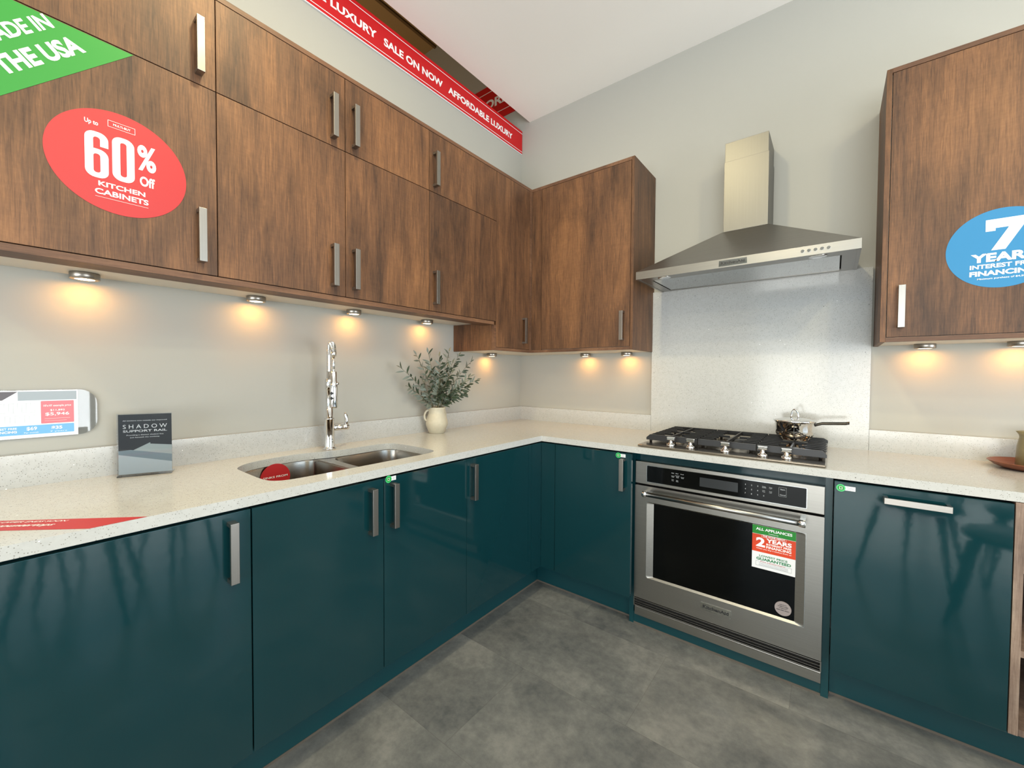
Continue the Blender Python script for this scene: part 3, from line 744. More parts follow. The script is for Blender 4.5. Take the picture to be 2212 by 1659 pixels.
# ------------------------------------------------------------------ cooktop
t = thing('gas_hob', (1.57, -.36, ZH), 'stainless steel gas hob with five burners and black iron grates', 'hob')
hb = BM(); box(hb, 1.199, 1.938, -.622, -.055, ZH+.001, .925, .004); mk('tray', hb, 'steel_top', t)
GZ = .962
secs = [(1.200, 1.4455), (1.4495, 1.6895), (1.6935, 1.9385)]
def gbar(b, p0, p1, w, z0, z1):
    x0, y0 = p0; x1, y1 = p1; d = Vector((x1-x0, y1-y0, 0)).normalized(); s = Vector((-d.y, d.x, 0))*w/2
    vs = []
    for z, ww in ((z0, 1.0), (z1, .75)):
        for p in ((x0, y0, s), (x1, y1, s), (x1, y1, -s), (x0, y0, -s)): vs.append(b.verts.new(Vector((p[0], p[1], z))+p[2]*ww))
    b.faces.new(vs[0:4][::-1]); b.faces.new(vs[4:8])
    for i in range(4): j = (i+1) % 4; b.faces.new((vs[i], vs[j], vs[4+j], vs[4+i]))
yf, yb = -.497, -.077
for si, (xa, xb) in enumerate(secs):
    b = BM(); xm = (xa+xb)/2
    sl = si == 0; sr = si == 2                     # sloped outer ends
    ta, tb = xa+(.018 if sl else 0), xb-(.016 if sr else 0)
    def endbar(y, w, zb_):
        vs = []
        for yy in (y-w/2, y+w/2):
            prof = [(xa, zb_), (xb, zb_), (xb, zb_+.012 if sr else GZ), (tb, GZ), (ta, GZ), (xa, zb_+.012 if sl else GZ)]
            vs.append([b.verts.new((px, yy, pz)) for px, pz in prof])
        b.faces.new(vs[0]); b.faces.new(vs[1][::-1])
        for i in range(6): j = (i+1) % 6; b.faces.new((vs[0][i], vs[0][j], vs[1][j], vs[1][i]))
    endbar(yf, .012, .934); endbar(yb, .010, .940)
    gbar(b, (xm, yf), (xm, yb), .009, .948, GZ)
    n = 8
    for k in range(1, n):
        y = yf+(yb-yf)*k/n
        gap = .048 if si != 1 else .062
        if (si != 1 and k in (2, 6)) or (si == 1 and k == 4): gap = .022
        if si != 1 and k == 4: gap = 0
        for s, e in ((xa, xm-gap), (xm+gap, xb)) if gap else ((xa, xb),):
            left = s == xa; right = e == xb
            vs = []
            for yy in (y-.0035, y+.0035):
                prof = [(s, .951), (e, .951), (e, .953 if (right and sr) else GZ), (e-(.016 if right and sr else 0.001), GZ), (s+(.018 if left and sl else 0.001), GZ), (s, .953 if (left and sl) else GZ)]
                vs.append([b.verts.new((px, yy, pz)) for px, pz in prof])
            b.faces.new(vs[0]); b.faces.new(vs[1][::-1])
            for i in range(6): j = (i+1) % 6; b.faces.new((vs[0][i], vs[0][j], vs[1][j], vs[1][i]))
    for xx in (xa+.022, xb-.022): gbar(b, (xx, yf), (xx, yb), .007, .940, .950)
    for xx in (xa+.02, xb-.02):
        for yy in (yf+.004, yb-.004): cyl(b, (xx, yy, .9252), (xx, yy, .942), .006, .009, 10)
    mk('grate', b, 'iron', t)
for x, y, r in ((1.3228, -.39, .036), (1.3228, -.18, .030), (1.5695, -.287, .050), (1.816, -.39, .030), (1.816, -.18, .036)):
    b = BM(); lathe(b, [(r+.012, .9252), (r+.012, .930), (r+.004, .934), (r+.004, .938), (0, .938)], x, y, 28); bn = mk('burner', b, 'steel_top', t)
    b = BM(); lathe(b, [(r, .9385), (r+.001, .943), (r-.003, .946), (0, .947)], x, y, 28); mk('burner_cap', b, 'iron', bn)
for x in (1.3445, 1.4335, 1.5800, 1.7230, 1.8075):
    y = -.575
    b = BM(); lathe(b, [(0, .9252), (.0190, .9252), (.0200, .928), (.0175, .936), (.0120, .937), (.0080, .945), (.0085, .953), (0, .953)], x, y, 24); kn = mk('knob', b, 'chrome', t)
    b = BM(); box(b, x-.0185, x+.0185, y-.0075, y+.0075, .9535, .9690, .003); mk('grip', b, 'chrome', kn)

# saucepan
px_, py_ = 1.811, -.215
t = thing('saucepan', (px_, py_, GZ), 'polished steel saucepan with lid on the rear right burner', 'saucepan')
b = BM(); lathe(b, [(0, GZ+.0005), (.056, GZ+.0005), (.060, GZ+.004), (.060, GZ+.007), (.068, .976), (.076, .992), (.0785, 1.010), (.0785, 1.043), (.0830, 1.051), (.0880, 1.0525), (.0850, 1.0500), (.0765, 1.042), (.0765, 1.0), (.06, .972), (0, .970)], px_, py_, 56); mk('pan_body', b, 'chrome', t)
b = BM(); lathe(b, [(.0795, 1.0475), (.0840, 1.0535), (.0800, 1.0560), (.055, 1.0625), (.020, 1.0660), (0, 1.0665)], px_, py_, 56); ld = mk('lid', b, 'chrome', t)
b = BM(); ax = rt; pts = []
for i in range(15):
    th = math.pi*i/14; pts.append(Vector((px_, py_, 1.066))+Vector((.94, -.3, 0))*(-.0155*math.cos(th))+Vector((0, 0, .040*math.sin(th))))
tube(b, pts, .0040, 10); mk('lid_handle', b, 'chrome', ld)
hd_ = Vector((1.0, 0.05, 0)).normalized()
b = BM(); p0 = Vector((px_, py_, 1.036))
P = [p0+hd_*.078, p0+hd_*.088+Vector((0, 0, .004)), p0+hd_*.105+Vector((0, 0, .010)), p0+hd_*.150+Vector((0, 0, .013)), p0+hd_*.190+Vector((0, 0, .016)), p0+hd_*.203+Vector((0, 0, .019))]
wd = [.012, .008, .0085, .0095, .0095, .004]
pr_ = None
for i, p in enumerate(P):
    ring = []
    for k in range(12):
        an = 2*math.pi*k/12; ring.append(b.verts.new(p+Vector((-hd_.y, hd_.x, 0))*wd[i]*math.cos(an)+Vector((0, 0, 1))*.0068*math.sin(an)))
    if pr_:
        for k in range(12): f = b.faces.new((pr_[k], pr_[(k+1) % 12], ring[(k+1) % 12], ring[k])); f.smooth = True
    else: b.faces.new(ring[::-1])
    pr_ = ring
b.faces.new(pr_); mk('handle', b, 'pan_handle', t)

# ------------------------------------------------------------------ oven
OF = -.605
t = thing('wall_oven', (1.56, -.3, .0635), 'built-in stainless steel single oven with black glass door and bar handle', 'oven')
ox0, ox1 = 1.184, 1.9365
mk('body', box(BM(), 1.1765, 1.9335, OP+.02, -.04, .0630, .8375), 'black_gap', t)
pl = PY(OF)
b = BM(); box(b, ox0, ox1, OF, OP-.001, .7285, .8380, .002)
cp = mk('control_panel', b, 'steel_x', t)
b = BM(); poly(b, pl, rrect(1.2405, 1.8805, .7415, .8235, .004), .0001, .0008); mk('trim_ring', b, 'steel_mirror', cp)
b = BM(); poly(b, pl, rrect(1.2430, 1.8785, .7435, .8215, .003), .0009, .0014); gl = mk('glass', b, 'glass_black', cp)
b = BM(); rect(b, pl, 1.4845, 1.6385, .7625, .8035, .0015, .0018); mk('display', b, 'display', cp)
b = BM()
for s, x0, x1, z0, z1 in [('Bake', 1.3600, 1.3715, .8020, .8055), ('Broil', 1.3790, 1.3900, .8020, .8055), ('Proof', 1.4010, 1.4150, .8020, .8055), ('EasyConvect', 1.376, 1.397, .7925, .7955), ('Convect', 1.3590, 1.3735, .7885, .7915), ('Bake', 1.3610, 1.3715, .7840, .7870), ('Convect', 1.3800, 1.3945, .7885, .7915), ('Roast', 1.3820, 1.3930, .7840, .7870), ('Convect', 1.4020, 1.4165, .7885, .7915), ('Broil', 1.4045, 1.4145, .7840, .7870), ('Keep', 1.3605, 1.3705, .7715, .7745), ('Warm', 1.3605, 1.3705, .7665, .7695), ('Self', 1.3815, 1.3905, .7700, .7730), ('Clean', 1.3805, 1.3915, .7650, .7680),
        ('1', 1.6660, 1.6680, .8000, .8055), ('2', 1.6880, 1.6915, .8000, .8055), ('3', 1.7105, 1.7140, .8000, .8055), ('4', 1.6650, 1.6690, .7815, .7870), ('5', 1.6880, 1.6915, .7815, .7870), ('6', 1.7105, 1.7140, .7815, .7870), ('7', 1.6650, 1.6685, .7630, .7685), ('8', 1.6880, 1.6915, .7630, .7685), ('9', 1.7105, 1.7140, .7630, .7685), ('0', 1.7325, 1.7360, .7630, .7685),
        ('Timer', 1.7275, 1.7410, .8030, .8060), ('Set/Off', 1.7275, 1.7425, .7985, .8015), ('Oven', 1.7530, 1.7635, .8030, .8060), ('Light', 1.7530, 1.7635, .7985, .8015), ('Cook', 1.7290, 1.7390, .7860, .7890), ('Time', 1.7290, 1.7390, .7810, .7840), ('Tools', 1.7530, 1.7635, .7860, .7890), ('Lock', 1.7535, 1.7630, .7810, .7840), ('Start', 1.7915, 1.8080, .8010, .8060), ('Cancel', 1.7905, 1.8095, .7790, .7835)]:
    text(b, pl, s, x0, x1, z0, z1, .02, .0017)
frame(b, pl, 1.7865, 1.8125, .7745, .8120, .0005, .0015, .0017)
mk('lettering', b, 'print_grey', cp)
# door with rounded window recess
b = BM()
hole2 = rrect(1.2430, 1.8790, .2650, .6425, .012)[::-1]
def yslab(b, loops, y0, y1):
    tris = tessellate_polygon([[Vector((x, z, 0)) for x, z in lp] for lp in loops]); flat = [p for lp in loops for p in lp]
    Bv = [b.verts.new((x, y1, z)) for x, z in flat]; Tv = [b.verts.new((x, y0, z)) for x, z in flat]
    for tr in tris: b.faces.new([Tv[i] for i in tr]); b.faces.new([Bv[i] for i in tr][::-1])
    k = 0
    for lp in loops:
        n = len(lp)
        for i in range(n): j = (i+1) % n; b.faces.new((Bv[k+i], Bv[k+j], Tv[k+j], Tv[k+i]))
        k += n
yslab(b, [rrect(ox0, ox1, .1530, .7195, .003), hole2], OF, OP-.001)
dr = mk('door', b, 'steel_x', t)
b = BM(); n = len(hole2)     # bevelled bezel between door face and glass
inner = rrect(1.2760, 1.8475, .2745, .6370, .003)[::-1]
vo = [b.verts.new((x, OF+.0005, z)) for x, z in hole2]; vi = [b.verts.new((x, OF+.006, z)) for x, z in inner]
for i in range(n): j = (i+1) % n; b.faces.new((vo[i], vo[j], vi[j], vi[i]))
mk('bezel', b, 'steel_x', dr, recalc=True)
b = BM(); poly(b, PY(OF+.0065), rrect(1.2755, 1.8480, .2740, .6375, .002), -.004, .0001); mk('glass', b, 'glass_black', dr)
b = BM(); frame(b, pl, 1.2415, 1.8805, .2635, .6440, .0012, .0001, .0006); mk('glass_trim', b, 'steel_mirror', dr)
hz = .6955; hyy = OF-.055
b = BM(); tube(b, [(1.262, hyy, hz), (1.858, hyy, hz)], .0115, 24); hn = mk('handle', b, 'steel_x', dr)
for x0, x1, xp in ((1.2410, 1.2620, 1.252), (1.8580, 1.8800, 1.869)):
    b = BM(); tube(b, [(x0, hyy, hz), (x0+.0015, hyy, hz), (x1-.0015, hyy, hz), (x1, hyy, hz)], [.0125, .0145, .0145, .0125], 24)
    box(b, xp-.009, xp+.009, hyy+.011, OF, hz-.008, hz+.010, .002); mk('bracket', b, 'chrome', hn)
bd = mk('badge', poly(BM(), pl, [(1.497, .203), (1.6235, .203), (1.6235, .2355), (1.497, .2355)], 0, .003), 'steel_mirror', dr, label='maker\'s badge')
b = BM(); text(b, pl, 'KitchenAid', 1.507, 1.612, .2120, .2265, .03, .0034); mk('lettering', b, 'dark_txt', bd)
# vent and lower trim
b = BM(); box(b, ox0+.001, ox1-.001, OF+.010, OP-.001, .1085, .1515); vn = mk('vent', b, 'black_gap', t)
b = BM()
for z, h in ((.1455, .0035), (.1330, .0018), (.1210, .0018), (.1095, .0040)): box(b, ox0+.001, ox1-.001, OF+.001, OF+.010, z, z+h)
box(b, ox0-.001, ox0+.003, OF, OP-.001, .1080, .1520); box(b, ox1-.003, ox1+.001, OF, OP-.001, .1080, .1520); mk('slats', b, 'steel_x', vn)
b = BM(); box(b, ox0+.004, ox1, OF+.001, OP-.001, .0635, .1075, .0015); mk('lower_trim', b, 'steel_x', t)

# ------------------------------------------------------------------ signs and stickers
# finance sticker on the oven
t = thing('finance_sticker', (1.772, OF, .457), 'green, orange and white financing sticker on the oven door glass', 'sticker')
pl = PY(OF)
SH = .0008
card = mk('sheet', rect(BM(), pl, 1.6960, 1.8478, .4575, .6385, -.0055, SH), 'white_card', t)
mk('green_band', rect(BM(), pl, 1.6960, 1.8478, .6025, .6385, SH, SH+.0003), 'green', t)
mk('orange_band', rect(BM(), pl, 1.6960, 1.8478, .5275, .6015, SH, SH+.0003), 'orange_red', t)
b = BM(); H = .0014
for s, x0, x1, z0, z1, bo in [('ALL APPLIANCES', 1.709, 1.8355, .6185, .6300, .03), ('Fulfilled by', 1.755, 1.789, .6075, .6125, .01), ('THE HOME DEPOT', 1.733, 1.812, .5935, .6010, .03), ('2', 1.7100, 1.7430, .5495, .5885, .04), ('YEARS', 1.7465, 1.8345, .5720, .5895, .04), ('INTEREST FREE', 1.7470, 1.8335, .5610, .5690, .03), ('FINANCING', 1.7470, 1.8335, .5480, .5585, .03), ('When you buy a kitchen from us', 1.711, 1.8335, .5385, .5445, .01)]:
    text(b, pl, s, x0, x1, z0, z1, bo, H)
frame(b, pl, 1.7295, 1.8155, .5915, .6032, .0006, SH+.0003, H); rect(b, pl, 1.6960, 1.7290, .6016, .6024, SH, H); rect(b, pl, 1.8160, 1.8478, .6016, .6024, SH, H)
mk('lettering', b, 'white', t)
b = BM(); text(b, pl, 'LOWEST PRICE', 1.723, 1.8215, .5080, .5165, .02, H); text(b, pl, 'GUARANTEED', 1.7125, 1.8335, .4935, .5050, .035, H); mk('green_lettering', b, 'green_txt', t)
b = BM(); text(b, pl, 'Price matched against', 1.727, 1.815, .4848, .4905, .015, H); mk('red_lettering', b, 'red_txt', t)
b = BM(); rect(b, pl, 1.7105, 1.8360, .4695, .4700, SH, H); rect(b, pl, 1.7105, 1.7110, .4700, .4880, SH, H); rect(b, pl, 1.8355, 1.8360, .4700, .4880, SH, H); rect(b, pl, 1.7105, 1.7250, .4875, .4880, SH, H); rect(b, pl, 1.8170, 1.8360, .4875, .4880, SH, H)
for zz in (.4815, .4765, .4725): rect(b, pl, 1.722, 1.824, zz, zz+.0007, SH, H)
mk('box_outline', b, 'grey_txt', t)
b = BM(); pl2 = PY(-.6005)
t2 = thing('round_label', (1.809, OF, .285), 'small round grey label in the lower right corner of the oven glass', 'sticker')
mk('sheet', poly(BM(), pl2, disc((1.8090, .3135), .0288), -.0015, .0008), 'grey_sticker', t2)
for s, x0, x1, z0, z1 in [('INDUSTRY', 1.797, 1.822, .3265, .3305), ('UNMATCHED', 1.791, 1.827, .3195, .3240), ('WARRANTY', 1.795, 1.824, .3125, .3165), ('888-888-8887', 1.787, 1.831, .3045, .3085)]: text(b, pl2, s, x0, x1, z0, z1, .01, .0012)
mk('lettering', b, 'dark_txt', t2)

# red 60% sticker on the wall cabinet door
pl = PX(WF); RC = (-2.350, 1.8535)
t = thing('discount_sticker', (WF, RC[0], 1.71), 'large round red discount sticker on the left walnut door', 'sticker')
mk('sheet', poly(BM(), pl, disc(RC, .1475, 96, .1415), .0001, .0008), 'coral', t)
b = BM(); H = .0013
for s, a0, a1, z0, z1, bo in [('Up to', -2.4225, -2.3960, 1.9385, 1.9540, .02), ('%', -2.3160, -2.2745, 1.8560, 1.9295, .03), ('Off', -2.3115, -2.2780, 1.8110, 1.8395, .03), ('KITCHEN', -2.3975, -2.3000, 1.7805, 1.7940, .025), ('CABINETS', -2.4045, -2.2930, 1.7580, 1.7730, .025), ('MULTI-BUY', -2.3660, -2.3300, 1.9565, 1.9625, .01)]:
    text(b, pl, s, a0, a1, z0, z1, bo, H)
def ring(bm, pl, out, inn, h):
    tr = tessellate_polygon([[Vector((x, y, 0)) for x, y in out], [Vector((x, y, 0)) for x, y in inn[::-1]]]); fl = out+inn[::-1]
    vs = [bm.verts.new(pl.p(x, y, h)) for x, y in fl]
    for q in tr: bm.faces.new([vs[i] for i in q])
ring(b, pl, rrect(-2.3690, -2.3225, 1.8080, 1.9300, .0190), rrect(-2.3525, -2.3390, 1.8215, 1.9165, .0062), H)
ring(b, pl, rrect(-2.4228, -2.3765, 1.8010, 1.8790, .0190), rrect(-2.4063, -2.3928, 1.8145, 1.8655, .0062), H)
six = [(-2.4228, 1.8500)]+[(-2.4038+.019*math.cos(math.radians(d)), 1.9055+.019*math.sin(math.radians(d))) for d in range(180, 89, -15)]+[(-2.3955+.019*math.cos(math.radians(d)), 1.9055+.019*math.sin(math.radians(d))) for d in range(90, -1, -15)]+[(-2.3765, 1.8870), (-2.3928, 1.8870), (-2.3928, 1.9050)]+[(-2.39955+.0068*math.cos(math.radians(d)), 1.9050+.006*math.sin(math.radians(d))) for d in range(30, 181, 30)]+[(-2.4063, 1.8500)]
poly(b, pl, six[::-1], H-.0003, H+.0002)
frame(b, pl, -2.3768, -2.3200, 1.9508, 1.9685, .0007, .0008, H); rect(b, pl, -2.4040, -2.2935, 1.7503, 1.7509, .0008, H)
mk('lettering', b, 'white', t)

# green diagonal ribbon sticker
t = thing('made_in_usa_sticker', (WF, -2.45, 1.93), 'green diagonal ribbon sticker with white capitals in the top left corner', 'sticker')
mk('sheet', poly(BM(), pl, [(-2.3211, 2.1775), (-2.600, 2.1775), (-2.715, 2.0625), (-2.715, 1.7836)], .0001, .0008), 'green', t)
s2 = math.sqrt(.5); pd = Plane((WF, -2.3211, 2.1775), (0, s2, s2), (0, -s2, s2))
def uv(y, z): return ((y+2.3211)*s2+(z-2.1775)*s2, -(y+2.3211)*s2+(z-2.1775)*s2)
b = BM()
text(b, pd, 'THE USA', -.3010, -.1010, .0320, .0705, .04, .0013)
text(b, pd, 'MADE IN', -.2790, -.1215, .0920, .1225, .03, .0013)
mk('lettering', b, 'white', t)

# blue 7 year sticker on the right wall cabinet
pl = PY(BF-.0014); BC = (2.4195, 1.7305)
t = thing('finance_sticker', (BC[0], BF, 1.59), 'large round blue financing sticker on the right walnut door', 'sticker')
mk('sheet', poly(BM(), pl, disc(BC, .1415, 96), .0001, .0008), 'blue', t)
b = BM()
b7 = [(2.3771, 1.8350), (2.4680, 1.8350), (2.4680, 1.8060), (2.4260, 1.7245), (2.3920, 1.7245), (2.4330, 1.8030), (2.4010, 1.8030), (2.4010, 1.7935), (2.3771, 1.7935)]
poly(b, pl, b7[::-1], .0008, H)
for s, a0, a1, z0, z1, bo in [('YEARS', 2.3425, 2.4960, 1.6835, 1.7155, .045), ('INTEREST FREE', 2.3410, 2.4980, 1.6610, 1.6765, .03), ('FINANCING', 2.3405, 2.4990, 1.6345, 1.6530, .04), ('Minimum purchase of $4,500', 2.3605, 2.4790, 1.6195, 1.6270, .01)]:
    text(b, pl, s, a0, a1, z0, z1, bo, H)
mk('lettering', b, 'white', t)

# base door tags
def door_tag(pl, c, labx, label, off):
    t = thing('door_tag', tuple(pl.p(c[0], c[1]-.014, 0)), label, 'sticker', 'green and white door tags')
    mk('label', rect(BM(), pl, c[0]+.006, labx, c[1]-.0075, c[1]+.0085, .0002, .0007), 'white_card', t)
    dt = mk('dot', poly(BM(), pl, disc(c, .0135, 28), .0003, .0010), 'green_dot', t)
    b = BM()
    poly(b, pl, disc(c, .0095, 24), .0010, .0013); mk('ring', b, 'green', dt)
    b = BM(); frame(b, pl, c[0]-.0045, c[0]+.0045, c[1]-.005, c[1]+.005, .0012, .0013, .0016); mk('icon', b, 'white', dt)
    b = BM()
    for k in range(3): rect(b, pl, c[0]+.017, labx-.005, c[1]+.0035-.0045*k, c[1]+.0045-.0045*k, .0007, .0009)
    mk('fine_print', b, 'grey_txt', t)
door_tag(PX(F), (-1.6720, .8690), -1.6390, 'small green and white tag on the teal door below the right sink bowl', 0)
door_tag(PY(-.6482), (1.1115, .8625), 1.1490, 'small green and white tag on the teal door left of the oven', 0)
door_tag(PY(-.6482), (1.9825, .8530), 2.0240, 'small green and white tag on the teal door right of the oven', 0)

# banners
t = thing('sale_banner', (.008, -1.5, 2.984), 'long red sale banner along the top of the sink wall', 'banner')
mk('board', box(BM(), .001, .009, -3.6, -.004, 2.984, 3.158), 'red', t)
mk('lower_edge', box(BM(), .001, .0085, -3.6, -.004, 2.979, 2.9838), 'white_card', t)
pl = PX(.009); b = BM()
for s, a0, a1 in [('AFFORDABLE LUXURY', -.7830, -.1280), ('SALE ON NOW', -1.2520, -.8300), ('AFFORDABLE LUXURY', -1.9720, -1.2960), ('SALE ON NOW', -2.4400, -2.0200), ('AFFORDABLE LUXURY', -3.16, -2.4900)]:
    text(b, pl, s, a0, a1, 3.0385, 3.0815, .035, .0008)
rect(b, pl, -3.6, -.004, 3.1350, 3.1385, .0001, .0006); rect(b, pl, -3.6, -.004, 2.9965, 3.0000, .0001, .0006)
mk('lettering', b, 'white', t)
t = thing('sale_banner', (-.4, -.008, 3.346), 'shaded red sale banner glimpsed above the partition wall', 'banner')
mk('board', box(BM(), -1.6, 1.2, -.009, -.001, 3.347, 3.650), 'red_line', t)
pl = PY(-.009); b = BM()
text(b, pl, 'AFFORDABLE LUXURY', -.5960, .72, 3.4590, 3.5330, .035, .0008)
text(b, pl, 'SALE ON NOW', -1.55, -.70, 3.4590, 3.5330, .035, .0008)
rect(b, pl, -1.6, 1.2, 3.5945, 3.5995, .0001, .0006); rect(b, pl, -1.6, 1.2, 3.3990, 3.4035, .0001, .0006)
mk('lettering', b, 'white', t)

# quartz ribbon sticker lying on the counter
t = thing('countertop_sticker', (.55, -2.5, ZH), 'red diagonal ribbon sticker on the countertop at the left edge', 'sticker')
pz = PZ(ZH)
mk('sheet', poly(BM(), pz, [(.4180, -2.5805), (.275, -2.72), (.368, -2.72), (.5113, -2.5808), (.6440, -2.4570), (.6448, -2.3585)], .0003, .0008), 'coral', t)
dq = Vector((.2153, .2113, 0)).normalized(); pq = Plane((.4180, -2.5805, ZH), dq, Vector((-dq.y, dq.x, 0)))
b = BM()
text(b, pq, 'off quartz countertops', -.065, .1500, -.0500, -.0300, .015, .0014, .3)
text(b, pq, 'HURRY! OFFER ENDS SOON', -.040, .1560, -.0190, -.0100, .01, .0014, .2)
rect(b, pq, -.15, .27, -.0255, -.0248, .0008, .0013) if False else None
mk('lettering', b, 'white', t)

# acrylic sign on the counter
A0 = Vector((.0777, -2.3325, ZH)); ud = Vector((.0497, .1331, 0)).normalized()
pa = Plane(A0+Vector((0, 0, .003)), ud, (0, 0, 1))
t = thing('acrylic_sign', tuple(A0), 'clear acrylic stand with a dark support rail poster on the countertop', 'sign')
SW, SHh = .1425, .209
b = BM(); rect(b, pa, 0, SW, 0, SHh, .0012, .0030); rect(b, pa, 0, SW, 0, SHh, -.0030, -.0012); rect(b, pa, 0, SW, -.0028, .0008, -.050, .012)
mk('holder', b, 'acrylic', t)
b = BM(); rect(b, pa, .003, SW-.001, .004, SHh-.003, -.0010, .0002); ps = mk('poster', b, 'slate', t)
def pp(y, z): return ((y+2.3332)/.1411*SW, z-.917)
b = BM(); poly(b, pa, [(.003, .004), (SW-.001, .004), (SW-.001, pp(0, 1.0)[1]), (pp(-2.3204, 0)[0], pp(0, .9866)[1]-.0), (.003, pp(0, .9886)[1])], .0002, .0004); mk('artwork', b, 'poster_light', ps)
b = BM(); poly(b, pa, [pp(-2.3204, .9866), (SW-.001, pp(0, .972)[1]), (SW-.001, pp(0, 1.0149)[1]), pp(-2.2498, 1.0253)], .0004, .0006); mk('artwork', b, 'poster_pale', ps)
b = BM(); poly(b, pa, [(.003, pp(0, .9886)[1]), (SW-.001, pp(0, .9541)[1]), (SW-.001, pp(0, .9800)[1]), (pp(-2.3, 0)[0], pp(0, 1.0030)[1]), (.003, pp(0, 1.0010)[1])], .0006, .0007); mk('artwork', b, 'poster_mid', ps)
b = BM(); poly(b, pa, [pp(-2.2498, 1.0253), pp(-2.2498, 1.0205), (SW-.001, pp(0, 1.0130)[1]), (SW-.001, pp(0, 1.0175)[1])], .0006, .0008); mk('artwork', b, 'slate', ps)
b = BM()
for s, y0, y1, z0, z1, bo in [('All kitchens now include our improved', -2.319, -2.2055, 1.0990, 1.1035, .005), ('S H A D O W', -2.3187, -2.2050, 1.0750, 1.0885, .0), ('SUPPORT RAIL', -2.3184, -2.2053, 1.0625, 1.0700, .012), ('Providing a distinct shadow line', -2.3098, -2.2147, 1.0500, 1.0545, .005), ('just beneath the worktop.', -2.301, -2.2245, 1.0420, 1.0465, .005)]:
    text(b, pa, s, pp(y0, 0)[0], pp(y1, 0)[0], z0-.917, z1-.917, bo, .0006)
mk('lettering', b, 'white', ps)

# price sign on the sink wall
t = thing('price_sign', (.002, -2.55, 1.06), 'wall-mounted acrylic price sign with white card at the left edge', 'sign')
pl = PX(.002)
pts = [(-2.92, 1.0610)]+[(-2.4150+.045*math.cos(math.radians(d)), 1.1060+.045*math.sin(math.radians(d))) for d in range(-90, 1, 10)]+[(-2.4150+.045*math.cos(math.radians(d)), 1.1640+.045*math.sin(math.radians(d))) for d in range(0, 91, 10)]+[(-2.92, 1.2090)]
mk('backing', poly(BM(), pl, pts, .0, .004), 'acrylic', t)
pl = PX(.0062)
card = mk('card', rect(BM(), pl, -2.90, -2.4150, 1.0615, 1.2080, 0, .0020), 'white_card', t)
mk('photo_strip', rect(BM(), pl, -2.54, -2.4175, 1.1770, 1.2045, .0020, .0023), 'grey_photo', card)
mk('photo_strip', poly(BM(), pl, [(-2.57, 1.1790), (-2.5400, 1.2045), (-2.76, 1.2045), (-2.76, 1.1775)], .0021, .0024), 'brown_photo', card)
mk('price_box', poly(BM(), pl, rrect(-2.4945, -2.4238, 1.1035, 1.1740, .002), .0020, .0023), 'pink', card)
mk('finance_strip', poly(BM(), pl, rrect(-2.80, -2.4240, 1.0720, 1.1000, .002), .0020, .0023), 'skyblue', card)
b = BM()
for i in range(9): rect(b, pl, -2.575+.0085*i, -2.5745+.0085*i, 1.1400+.001*(i % 3), 1.1680, .0020, .0022)
for i in range(8): rect(b, pl, -2.575+.0095*i, -2.5745+.0095*i, 1.1090, 1.1300+.001*(i % 2), .0020, .0022)
for z in (1.1400, 1.1310, 1.1680): rect(b, pl, -2.580, -2.5000, z, z+.0006, .0020, .0022)
mk('line_drawing', b, 'grey_photo', card)
b = BM()
for s, a0, a1, z0, z1, bo in [('10\'x10\' example price', -2.4890, -2.4300, 1.1545, 1.1625, .01), ('$11,892', -2.4750, -2.4440, 1.1410, 1.1475, .01), ('$5,946', -2.4855, -2.4345, 1.1265, 1.1375, .012), ('INTEREST FREE', -2.5980, -2.5430, 1.0895, 1.0955, .01), ('FINANCING', -2.5980, -2.5430, 1.0790, 1.0860, .03), ('$69', -2.5240, -2.5030, 1.0835, 1.0955, .02), ('Per month', -2.5290, -2.5000, 1.0760, 1.0795, .0), ('$35', -2.4730, -2.4500, 1.0825, 1.0940, .03), ('7 years', -2.4760, -2.4400, 1.0750, 1.0790, .0)]:
    text(b, pl, s, a0, a1, z0, z1, bo, .0026)
rect(b, pl, -2.4870, -2.4325, 1.1180, 1.1185, .0023, .0026); rect(b, pl, -2.4870, -2.4400, 1.1110, 1.1114, .0023, .0026)
mk('lettering', b, 'white', card)

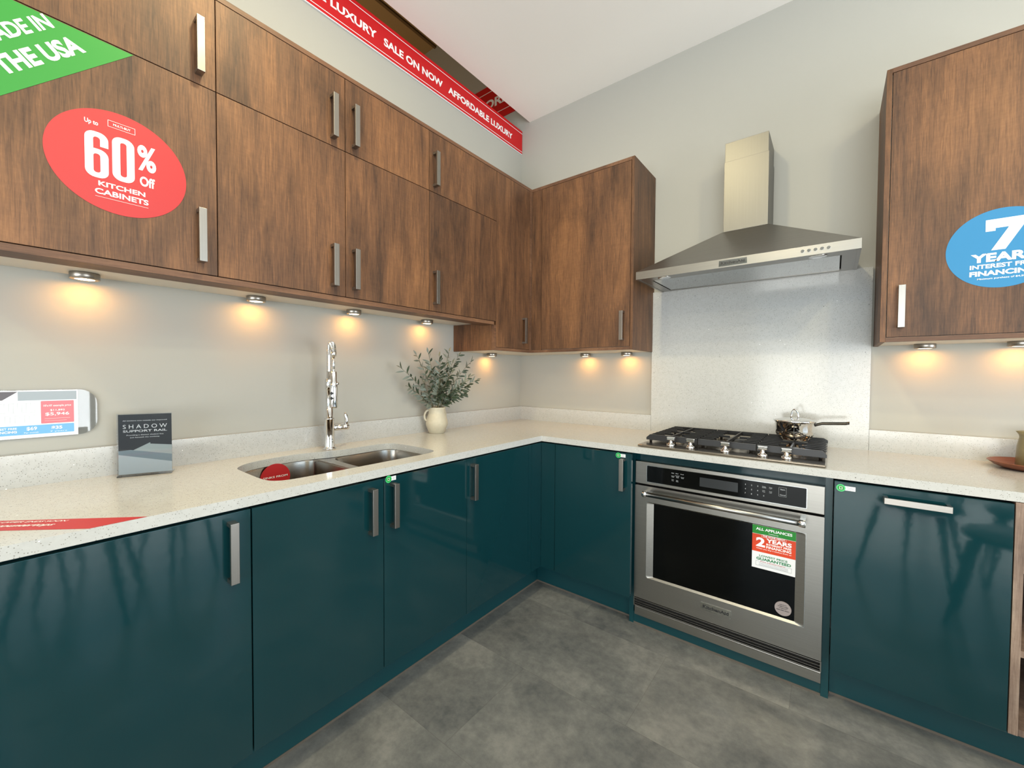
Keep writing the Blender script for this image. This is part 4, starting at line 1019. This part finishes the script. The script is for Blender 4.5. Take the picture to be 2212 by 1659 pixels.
# ------------------------------------------------------------------ dish and pitcher at the right
dx_, dy_ = 2.560, -.150
b = BM(); lathe(b, [(0, ZH), (.072, ZH), (.080, ZH+.002), (.104, ZH+.012), (.119, ZH+.025), (.1215, ZH+.0275), (.119, ZH+.0285), (.102, ZH+.018), (.08, ZH+.010), (0, ZH+.008)], dx_, dy_, 64)
tag(mk('shallow_dish', b, 'dish'), 'shallow turned reddish wooden dish at the right end of the counter', 'dish')
def sp_(r, z, an):
    k = max(0, (z-1.03)/.03); return r+.012*k*max(0, math.cos(an-math.pi))**6
z0 = ZH+.0105
b = BM(); cxp, cyp = 2.572, -.130
lathe(b, [(0, z0), (.055, z0), (.057, z0+.004), (.054, 1.00), (.046, 1.035), (.044, 1.045), (.047, 1.058), (.044, 1.058), (.041, 1.045), (.043, 1.03), (.050, .99), (.051, .94), (0, .935)], cxp, cyp, 48, sp_)
t = thing('pitcher', (cxp, cyp, z0), 'olive glazed pitcher standing in the wooden dish', 'pitcher')
mk('body', b, 'pitcher', t)
b = BM(); pts = [Vector((cxp+.045+.03*math.sin(math.pi*i/10), cyp, 1.04-.075*(1-math.cos(math.pi*i/10))/2)) for i in range(11)]; tube(b, pts, .006, 10); mk('handle', b, 'pitcher', t)

# ------------------------------------------------------------------ chairs reflected in the gloss doors
def chair(tips, label):
    n = len(tips); c = Vector((sum(p[0] for p in tips)/n, sum(p[1] for p in tips)/n, 0))
    t = thing('dining_chair', tuple(c), label, 'chair', 'dark chairs behind the camera')
    for tx, ty in tips:
        top = c.lerp(Vector((tx, ty, 0)), .66); b = BM()
        tube(b, [(tx, ty, 0), (top.x, top.y, .435)], [.010, .021], 14); mk('leg', b, 'dark_seat', t)
    b = BM(); lathe(b, [(0, .435), (.17, .435), (.20, .445), (.205, .460), (.19, .475), (0, .468)], c.x, c.y, 32); mk('seat', b, 'dark_seat', t)
    b = BM()
    for k in (-1, 0, 1): cyl(b, (c.x+.15, c.y+.12*k, .46), (c.x+.20, c.y+.13*k, .78), .009, .009, 10)
    box(b, c.x+.185, c.x+.215, c.y-.19, c.y+.19, .74, .84, .008); mk('backrest', b, 'dark_seat', t)
chair([(2.362, -2.585), (2.62, -2.47), (2.506, -2.067), (2.093, -2.189)], 'dark wooden chair mirrored in the gloss door, nearest the camera')
chair([(2.427, -1.712), (2.502, -1.925), (2.95, -2.00), (2.932, -1.767)], 'dark wooden chair mirrored in the gloss door, nearer the hob')
chair([(2.692, -2.344), (3.086, -2.244), (3.12, -2.62), (2.74, -2.70)], 'dark wooden chair mirrored in the gloss door, behind the nearest chair')
